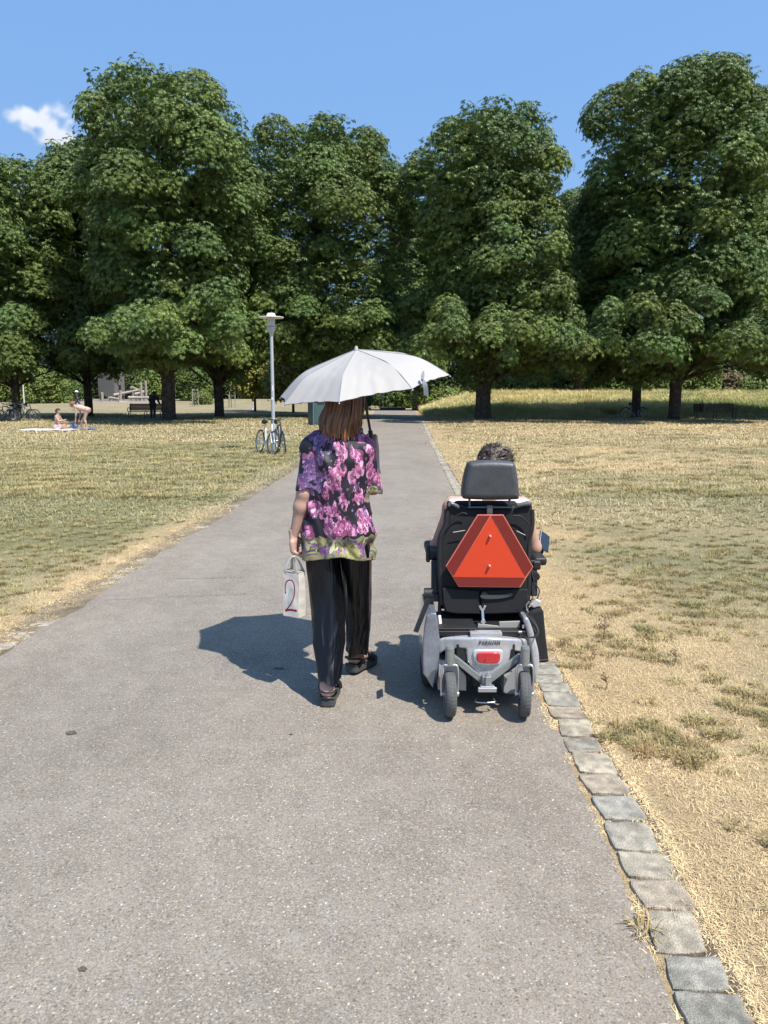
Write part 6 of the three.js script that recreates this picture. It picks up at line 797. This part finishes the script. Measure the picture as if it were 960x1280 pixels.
  const sandal = (pos, turn, tilt) => {
    const g = new THREE.Group(); g.name = 'sandal'; g.position.set(...pos); g.rotation.set(tilt, turn, 0, 'YXZ'); g.scale.set(1.16, 1, 1.02); t.add(g); const out = smoothLoop([[0, 0.035], [0.026, 0.030], [0.036, 0.0], [0.036, -0.07], [0.046, -0.15], [0.040, -0.205], [0.012, -0.235], [-0.022, -0.222], [-0.040, -0.17], [-0.038, -0.08], [-0.036, 0.0], [-0.026, 0.030]], 40), S = out.map(([a, b]) => [a, b]);
    const sl = extrude(S, 0.046, 0.006, 0); sl.rotateX(Math.PI / 2); sl.translate(0, 0.046, 0); sl.rotateX(0); mesh('sole', move(sl, 0, 0, 0), soleM, g); for (const y of [0.012, 0.022, 0.031]) { const e = extrude(S.map(([a, b]) => [a * 1.018, b * 1.012]), 0.004, 0.0012, 0); e.rotateX(Math.PI / 2); e.translate(0, y + 0.004, 0); mesh('tread_ridge', e, grooveM, g); }
    mesh('heel_strap', [tube([[-0.037, 0.045, -0.06], [-0.042, 0.075, -0.015], [-0.032, 0.085, 0.026], [0, 0.083, 0.040], [0.032, 0.085, 0.026], [0.042, 0.075, -0.015], [0.037, 0.045, -0.06]], 0.0055, 40, 8), tube([[-0.030, 0.044, 0.022], [0, 0.050, 0.034], [0.030, 0.044, 0.022]], 0.009, 16, 8)], strapM, g); mesh('toe_strap', [limb([[-0.044, 0.04, -0.13], [-0.034, 0.085, -0.12], [0.004, 0.102, -0.115], [0.038, 0.08, -0.12], [0.046, 0.04, -0.14]], [0.012, 0.014, 0.012], 20, 8), limb([[-0.042, 0.04, -0.17], [0, 0.078, -0.165], [0.044, 0.04, -0.18]], [0.011, 0.012, 0.011], 16, 8)], strapM, g); return g;
  };
  sandal([-0.042, 0.0, 0.255], -0.02, 0); sandal([0.072, 0.012, -0.205], -0.48, -0.05);
  // straight chestnut-brown hair to the shoulders -----------------------
  const hairTex = (() => { const a = tileNoise(512, 3, 5), b = tileNoise(512, 14, 6), c2 = tileNoise(512, 60, 7); return bytesTex(512, 512, d => { for (let y = 0; y < 512; y++) for (let x = 0; x < 512; x++) { const v = 0.35 * a(x, (y / 60) % 512) + 0.4 * b(x, (y / 40) % 512) + 0.25 * c2(x, y), o = (y * 512 + x) * 4; d[o] = clamp(55 + 230 * v, 0, 255); d[o + 1] = clamp(48 + 215 * v, 0, 255); d[o + 2] = clamp(45 + 200 * v, 0, 255); d[o + 3] = 255; } }); })();
  const hairM = new THREE.MeshPhysicalMaterial({ color: lin(0.50, 0.255, 0.115), map: hairTex, bumpMap: hairTex, bumpScale: 0.004, roughness: 0.48, side: THREE.DoubleSide });
  const hc = toV(J.head), RH = rng(313), hp = (a, v, off = 0) => { // a: angle from straight back, v: 0 crown .. 1 tips
    const dir = a - yaw, q = Math.min(v / 0.34, 1), ph = q * 1.48, s = Math.sin(ph), y = v < 0.34 ? hc.y + 0.028 + Math.cos(ph) * 0.108 : hc.y + 0.036 - (v - 0.34) / 0.66 * (0.175 + 0.025 * Math.cos(a) + 0.012 * pn(a * 5, 3)); const fl = v < 0.34 ? 1 : 1 + 0.14 * ss(0.34, 0.9, v) - 0.05 * ss(0.9, 1, v), r = (0.094 + off) * (1 + 0.035 * Math.sin(a * 9 + 2) * v + 0.05 * pn(a * 4, v * 2)) * fl * (0.02 + s), bk = 0.020 * ss(0.3, 1, v);
    return V(hc.x + Math.sin(dir) * r * 0.98 + 0.004 - 0.03 * ss(0.4, 1, v), y, hc.z + 0.006 + Math.cos(dir) * r * 1.04 + bk);
  };
  { const P = [], U = [], I = [], NA = 90, NV = 40, amax = 2.15; for (let i = 0; i <= NV; i++) for (let j = 0; j <= NA; j++) { const v = i / NV, full = lerp(3.1, amax, ss(0.1, 0.3, v)), p = hp(lerp(-full, full, j / NA), v, 0); P.push(p.x, p.y, p.z); U.push(j / NA * 1.2, v * 0.25); } for (let i = 0; i < NV; i++) for (let j = 0; j < NA; j++) { const a = i * (NA + 1) + j, b = a + NA + 1; I.push(a, b, a + 1, b, b + 1, a + 1); }
    const gs = [geoOf(P, I, U)];
    for (let i = 0; i < 420; i++) { const a0 = (RH() - 0.5) * 4.3, v0 = 0.1 + RH() * 0.4, v1 = 0.86 + RH() * 0.26, w = 0.003 + RH() * 0.005, off = RH() * 0.009 - 0.002, dr = (RH() - 0.5) * 0.2, Q = [], Q2 = [], Q3 = [], n = 9, u0 = RH(); for (let k = 0; k <= n; k++) { const v = lerp(v0, v1, k / n), a = a0 + dr * v * v, p = hp(a, v, off + 0.004 * pn(a * 12, v * 3)), e = hp(a + 0.05, v, off), sd = e.sub(p).normalize().multiplyScalar(w * (k === n ? 0.25 : 1)); Q.push(p.x - sd.x, p.y - sd.y, p.z - sd.z, p.x + sd.x, p.y + sd.y, p.z + sd.z); Q2.push(u0, v * 0.25, u0 + 0.03, v * 0.25); if (k) { const m = k * 2; Q3.push(m - 2, m, m - 1, m - 1, m, m + 1); } } gs.push(geoOf(Q, Q3, Q2)); }
    mesh('hair', gs, hairM, t); }
  // glasses: rims and temples
  { const C = Math.cos(yaw), S = Math.sin(yaw), g = (x, y, z) => [hc.x + x * C + z * S, hc.y + y, hc.z - x * S + z * C], G = [tube([g(0.07, 0.022, -0.10), g(0.078, 0.024, -0.03), g(0.074, 0.015, 0.01)], 0.002, 12, 6), tube([g(-0.07, 0.022, -0.10), g(-0.078, 0.024, -0.03), g(-0.074, 0.015, 0.01)], 0.002, 12, 6), tube([g(-0.012, 0.018, -0.118), g(0, 0.022, -0.12), g(0.012, 0.018, -0.118)], 0.002, 8, 6)]; for (const s of [-1, 1]) G.push(tube(Array.from({ length: 14 }, (_, i) => { const a = i / 14 * 6.283; return g(s * 0.040 + Math.cos(a) * 0.028, 0.012 + Math.sin(a) * 0.023, -0.112); }), 0.0018, 40, 6, true)); mesh('glasses', G, mat(0.10, 0.06, 0.02, 0.35, 0.5), t); const E = []; for (const s of [-1, 1]) E.push(move(new THREE.SphereGeometry(0.011, 12, 8), ...g(s * 0.032, 0.012, -0.082))); E.forEach(e => mesh('eye', e, mat(0.6, 0.58, 0.55, 0.2), t)); mesh('mouth', limb([g(-0.022, -0.056, -0.098), g(0, -0.054, -0.104), g(0.022, -0.056, -0.098)], [0.003, 0.005, 0.003], 8, 6), mat(0.38, 0.12, 0.10, 0.5), t); }

  // umbrella: eight ribs, seen from outside and slightly tipped towards the viewer
  const top = V(-0.150, 1.855, -4.27), hand = V(J.wrR[0] + WX - 0.020, J.wrR[1] + 0.018 + 0.045, J.wrR[2] + WZ - 0.060), axis = V(-0.155, 0.978, 0.137).normalize();
  const um = thing('umbrella', 'pale grey folding umbrella held open as a sunshade over the woman', 'umbrella', top.toArray()), q = new THREE.Quaternion().setFromUnitVectors(V(0, 1, 0), axis), RR = 0.487;
  const prof = u => [RR * u, -0.86 * (0.125 * u + 0.020 * u * u + 0.30 * (Math.log(1 + Math.exp((u - 0.70) * 22)) / 22))], B = (phi, u, inset = 0) => { const [r, y] = prof(u); return V(Math.sin(phi) * r, y - inset, Math.cos(phi) * r).applyQuaternion(q); };
  const phis = Array.from({ length: 8 }, (_, i) => (-13 + 45 * i) * Math.PI / 180);
  { const cloth = new THREE.MeshPhysicalMaterial({ color: lin(0.365, 0.343, 0.318), roughness: 0.62, side: THREE.DoubleSide }), lining = mat(0.06, 0.065, 0.075, 0.8), creaseM = mat(0.24, 0.245, 0.26, 0.7);
    phis.forEach((p0, i) => { const N = 22, Mv = 22, mk = (drop, flip) => { const P = [], U = [], I = []; for (let a = 0; a <= Mv; a++) for (let b = 0; b <= N; b++) { const u = lerp(0.0, 1, a / Mv), s = b / N, w = 1 - (2 * s - 1) ** 2, ue = u * (1 - 0.048 * w * u * u), phi = p0 + s * Math.PI / 4, chord = lerp(Math.cos(Math.PI / 8) / Math.cos((s - 0.5) * Math.PI / 4), 1, 0.15), [r, y] = prof(ue), sag = 0.014 * w * u + 0.0035 * fbm(r * Math.sin(phi) * 22, r * Math.cos(phi) * 22, i, 3) * w * 2 + 0.0025 * Math.sin(s * 26 + u * 9 + 3 * pn(u * 4, s * 4, i)) * ss(0.55, 1, u) * w; const v = V(Math.sin(phi) * r * chord, y - sag - drop, Math.cos(phi) * r * chord).applyQuaternion(q); P.push(v.x, v.y, v.z); U.push(s, u); } for (let a = 0; a < Mv; a++) for (let b = 0; b < N; b++) { const k = a * (N + 1) + b, l = k + N + 1; I.push(k, l, k + 1, l, l + 1, k + 1); } return geoOf(P, I, U); };
      const pm = mesh('canopy_panel', mk(0, 0), cloth, um); mesh('lining', mk(0.0025, 1), lining, pm); mesh('seam', tube([0.02, 0.2, 0.4, 0.6, 0.8, 0.99].map(u => B(p0, u, -0.0008)), 0.0016, 24, 5), creaseM, pm); });
    phis.forEach(p => { const rib = mesh('rib', tube([0.06, 0.25, 0.5, 0.7, 0.85, 0.995].map(u => B(p, u, 0.007)), 0.0022, 24, 6), blackM, um); const low = V(0, -0.20, 0).applyQuaternion(q); mesh('stretcher', bar(low, B(p, 0.46, 0.009), 0.002, 0.002, 6), steelM, rib); mesh('tip', move(new THREE.SphereGeometry(0.004, 8, 6), ...B(p, 1.004, 0.006).toArray()), mat(0.6, 0.6, 0.62, 0.4), rib); });
    const hl = hand.clone().sub(top), dn = axis.clone().multiplyScalar(-1), endS = hl.clone().addScaledVector(hl.clone().normalize(), 0.0); mesh('shaft', [bar([0, 0, 0], endS.toArray(), 0.005, 0.0065, 12), bar(endS.clone().multiplyScalar(0.55).toArray(), endS.toArray(), 0.0075, 0.0075, 12), bar(dn.clone().multiplyScalar(0.19).toArray(), dn.clone().multiplyScalar(0.235).toArray(), 0.012, 0.012, 12)], blackM, um); const hd = endS.clone().normalize(); mesh('handle', [bar(endS.clone().addScaledVector(hd, -0.05).toArray(), endS.clone().addScaledVector(hd, 0.055).toArray(), 0.013, 0.015, 14)], mat(0.02, 0.02, 0.022, 0.5), um);
    mesh('ferrule', [move(new THREE.CylinderGeometry(0.006, 0.013, 0.022, 12), ...axis.clone().multiplyScalar(0.008).toArray())], cloth, um);
    // tie strap with its patch, hanging from the right-hand edge
    const e = B(phis[1] + 0.22, 0.93, 0.0), st = [e, e.clone().add(V(0.012, -0.022, 0.012)), e.clone().add(V(0.018, -0.05, 0.01)), e.clone().add(V(0.021, -0.083, 0.004))]; const P = [], I = []; st.forEach((v, i) => { const w = i === 0 ? 0.008 : 0.012; P.push(v.x - w, v.y, v.z, v.x + w, v.y, v.z + 0.006); if (i) { const a = i * 2; I.push(a - 2, a, a - 1, a - 1, a, a + 1); } }); mesh('tie_strap', geoOf(P, I), mat(0.33, 0.34, 0.36, 0.7), um); mesh('strap_patch', move(extrude(smoothLoop([[0, 0.026], [0.010, 0.0], [0.006, -0.026], [-0.008, -0.02], [-0.008, 0.006]], 16), 0.003, 0.001), e.x + 0.002, e.y + 0.020, e.z + 0.006, -0.5, 0.55, -0.2), mat(0.20, 0.20, 0.22, 0.6), um);
  }
  // canvas bottle bag with a hand-painted figure two ------------------------
  { const hw = V(-0.012, -0.060, 0.02), pos = V(J.wrL[0] + WX + 0.016, J.wrL[1] + 0.018 - 0.108, J.wrL[2] + WZ + 0.045), bw = 0.108, bh = 0.245, bd = 0.075;
    const bag = thing('tote_bag', 'small cream canvas tote with a red painted 2 hanging from the woman\'s left hand', 'tote bag', [pos.x - 0.012, pos.y - 0.070 - bh / 2, pos.z], -0.52);
    const weave = noiseTex(256, 15, 205, 255, [40, 3, 2]), canvasM = new THREE.MeshStandardMaterial({ color: lin(0.68, 0.62, 0.53), map: weave, bumpMap: weave, bumpScale: 0.0015, roughness: 0.9, side: THREE.DoubleSide });
    const face = canvasTex(440, 1000, (c, W, H) => { c.fillStyle = '#d9d0c3'; c.fillRect(0, 0, W, H); const R = rng(6); for (let i = 0; i < 9000; i++) { c.fillStyle = `rgba(${200 + R() * 40 | 0},${192 + R() * 40 | 0},${178 + R() * 40 | 0},0.35)`; c.fillRect(R() * W, R() * H, 3, 3); } c.fillStyle = 'rgba(150,165,165,0.5)'; c.beginPath(); c.ellipse(230, 560, 95, 220, 0.1, 0, 6.28); c.fill(); c.lineCap = 'round'; c.lineJoin = 'round'; const two = (o, w, col) => { c.strokeStyle = col; c.lineWidth = w; c.beginPath(); c.moveTo(70 + o, 480); c.bezierCurveTo(20 + o, 300, 80 + o, 170, 210 + o, 165); c.bezierCurveTo(370 + o, 170, 350 + o, 430, 310 + o, 560); c.bezierCurveTo(270 + o, 680, 190 + o, 760, 110 + o, 850); c.stroke(); c.lineWidth = w * 1.7; c.beginPath(); c.moveTo(80 + o, 885); c.quadraticCurveTo(200 + o, 830, 370 + o, 850); c.stroke(); }; two(12, 26, 'rgba(226,150,150,0.6)'); two(0, 30, '#8f1f33'); c.fillStyle = '#9c1d36'; for (const [x, y, r] of [[95, 870, 34], [385, 845, 34], [75, 470, 18]]) { c.beginPath(); c.arc(x, y, r, 0, 6.28); c.fill(); } });
    const bodyG = nets((x, y, z) => { const k = 1 - 0.25 * ss(-0.2, 0.13, y) * 0.5, a = Math.abs(x) - bw / 2 + 0.006 + 0.003 * pn(y * 20, z * 20, 2), b = Math.abs(z) - bd / 2 * k + 0.006 + 0.004 * pn(x * 18, y * 14, 5) + 0.004 * ss(-0.12, 0.1, y), c = Math.abs(y) - bh / 2 + 0.004; return Math.min(Math.max(a, b, c), 0) + Math.hypot(Math.max(a, 0), Math.max(b, 0), Math.max(c, 0)) - 0.005; }, [-0.075, -0.14, -0.06], [0.075, 0.14, 0.06], 0.004, { uv: (x, y, z) => [x * 8, y * 8] });
    mesh('body', bodyG, canvasM, bag);
    { const P = [], U = [], I = [], n = 10, m2 = 18; for (let j = 0; j <= m2; j++) for (let i = 0; i <= n; i++) { const x = lerp(-bw / 2 + 0.006, bw / 2 - 0.006, i / n), y = lerp(-bh / 2 + 0.006, bh / 2 - 0.004, j / m2), k = 1 - 0.25 * ss(-0.2, 0.13, y) * 0.5; P.push(x, y, bd / 2 * k - 0.001 - 0.004 * pn(x * 18, y * 14, 5) - 0.004 * ss(-0.12, 0.1, y) + 0.0025); U.push(i / n, j / m2); if (i < n && j < m2) { const a = j * (n + 1) + i; I.push(a, a + 1, a + n + 1, a + n + 1, a + 1, a + n + 2); } } mesh('painted_panel', geoOf(P, I, U), new THREE.MeshStandardMaterial({ map: face, roughness: 0.85, side: THREE.DoubleSide }), bag, 'front panel with a dark red brush-painted figure 2'); }
    mesh('hem', [box(bw - 0.004, 0.004, bd * 0.8, 0, bh / 2 + 0.001, 0, 0.0015)], mat(0.30, 0.27, 0.23, 0.9), bag);
    for (const z of [-0.028, 0.028]) { const pts = [[-0.036, bh / 2 - 0.03, z], [-0.034, bh / 2 + 0.01, z], [-0.016, bh / 2 + 0.066, z * 0.4], [0.0, bh / 2 + 0.078, z * 0.2], [0.016, bh / 2 + 0.066, z * 0.4], [0.034, bh / 2 + 0.01, z], [0.036, bh / 2 - 0.03, z]].map(toV), c = new THREE.CatmullRomCurve3(pts), P = [], I = []; for (let i = 0; i <= 30; i++) { const p = c.getPoint(i / 30), tn = c.getTangent(i / 30), sx = Math.abs(tn.y) * 0.010, sy = Math.abs(tn.x) * 0.003; for (const [a, b] of [[-1, -1], [1, -1], [1, 1], [-1, 1]]) P.push(p.x + a * (sx * 0.9 + 0.001), p.y + b * sy, p.z + (b * 0.0018) + a * Math.abs(tn.x) * 0.010 * 0.7); if (i) for (let k = 0; k < 4; k++) { const a = (i - 1) * 4 + k, b = (i - 1) * 4 + (k + 1) % 4; I.push(a, b, a + 4, a + 4, b, b + 4); } } mesh('handle', geoOf(P, I), canvasM, bag); }
  }
}
renderer.render(scene, camera);
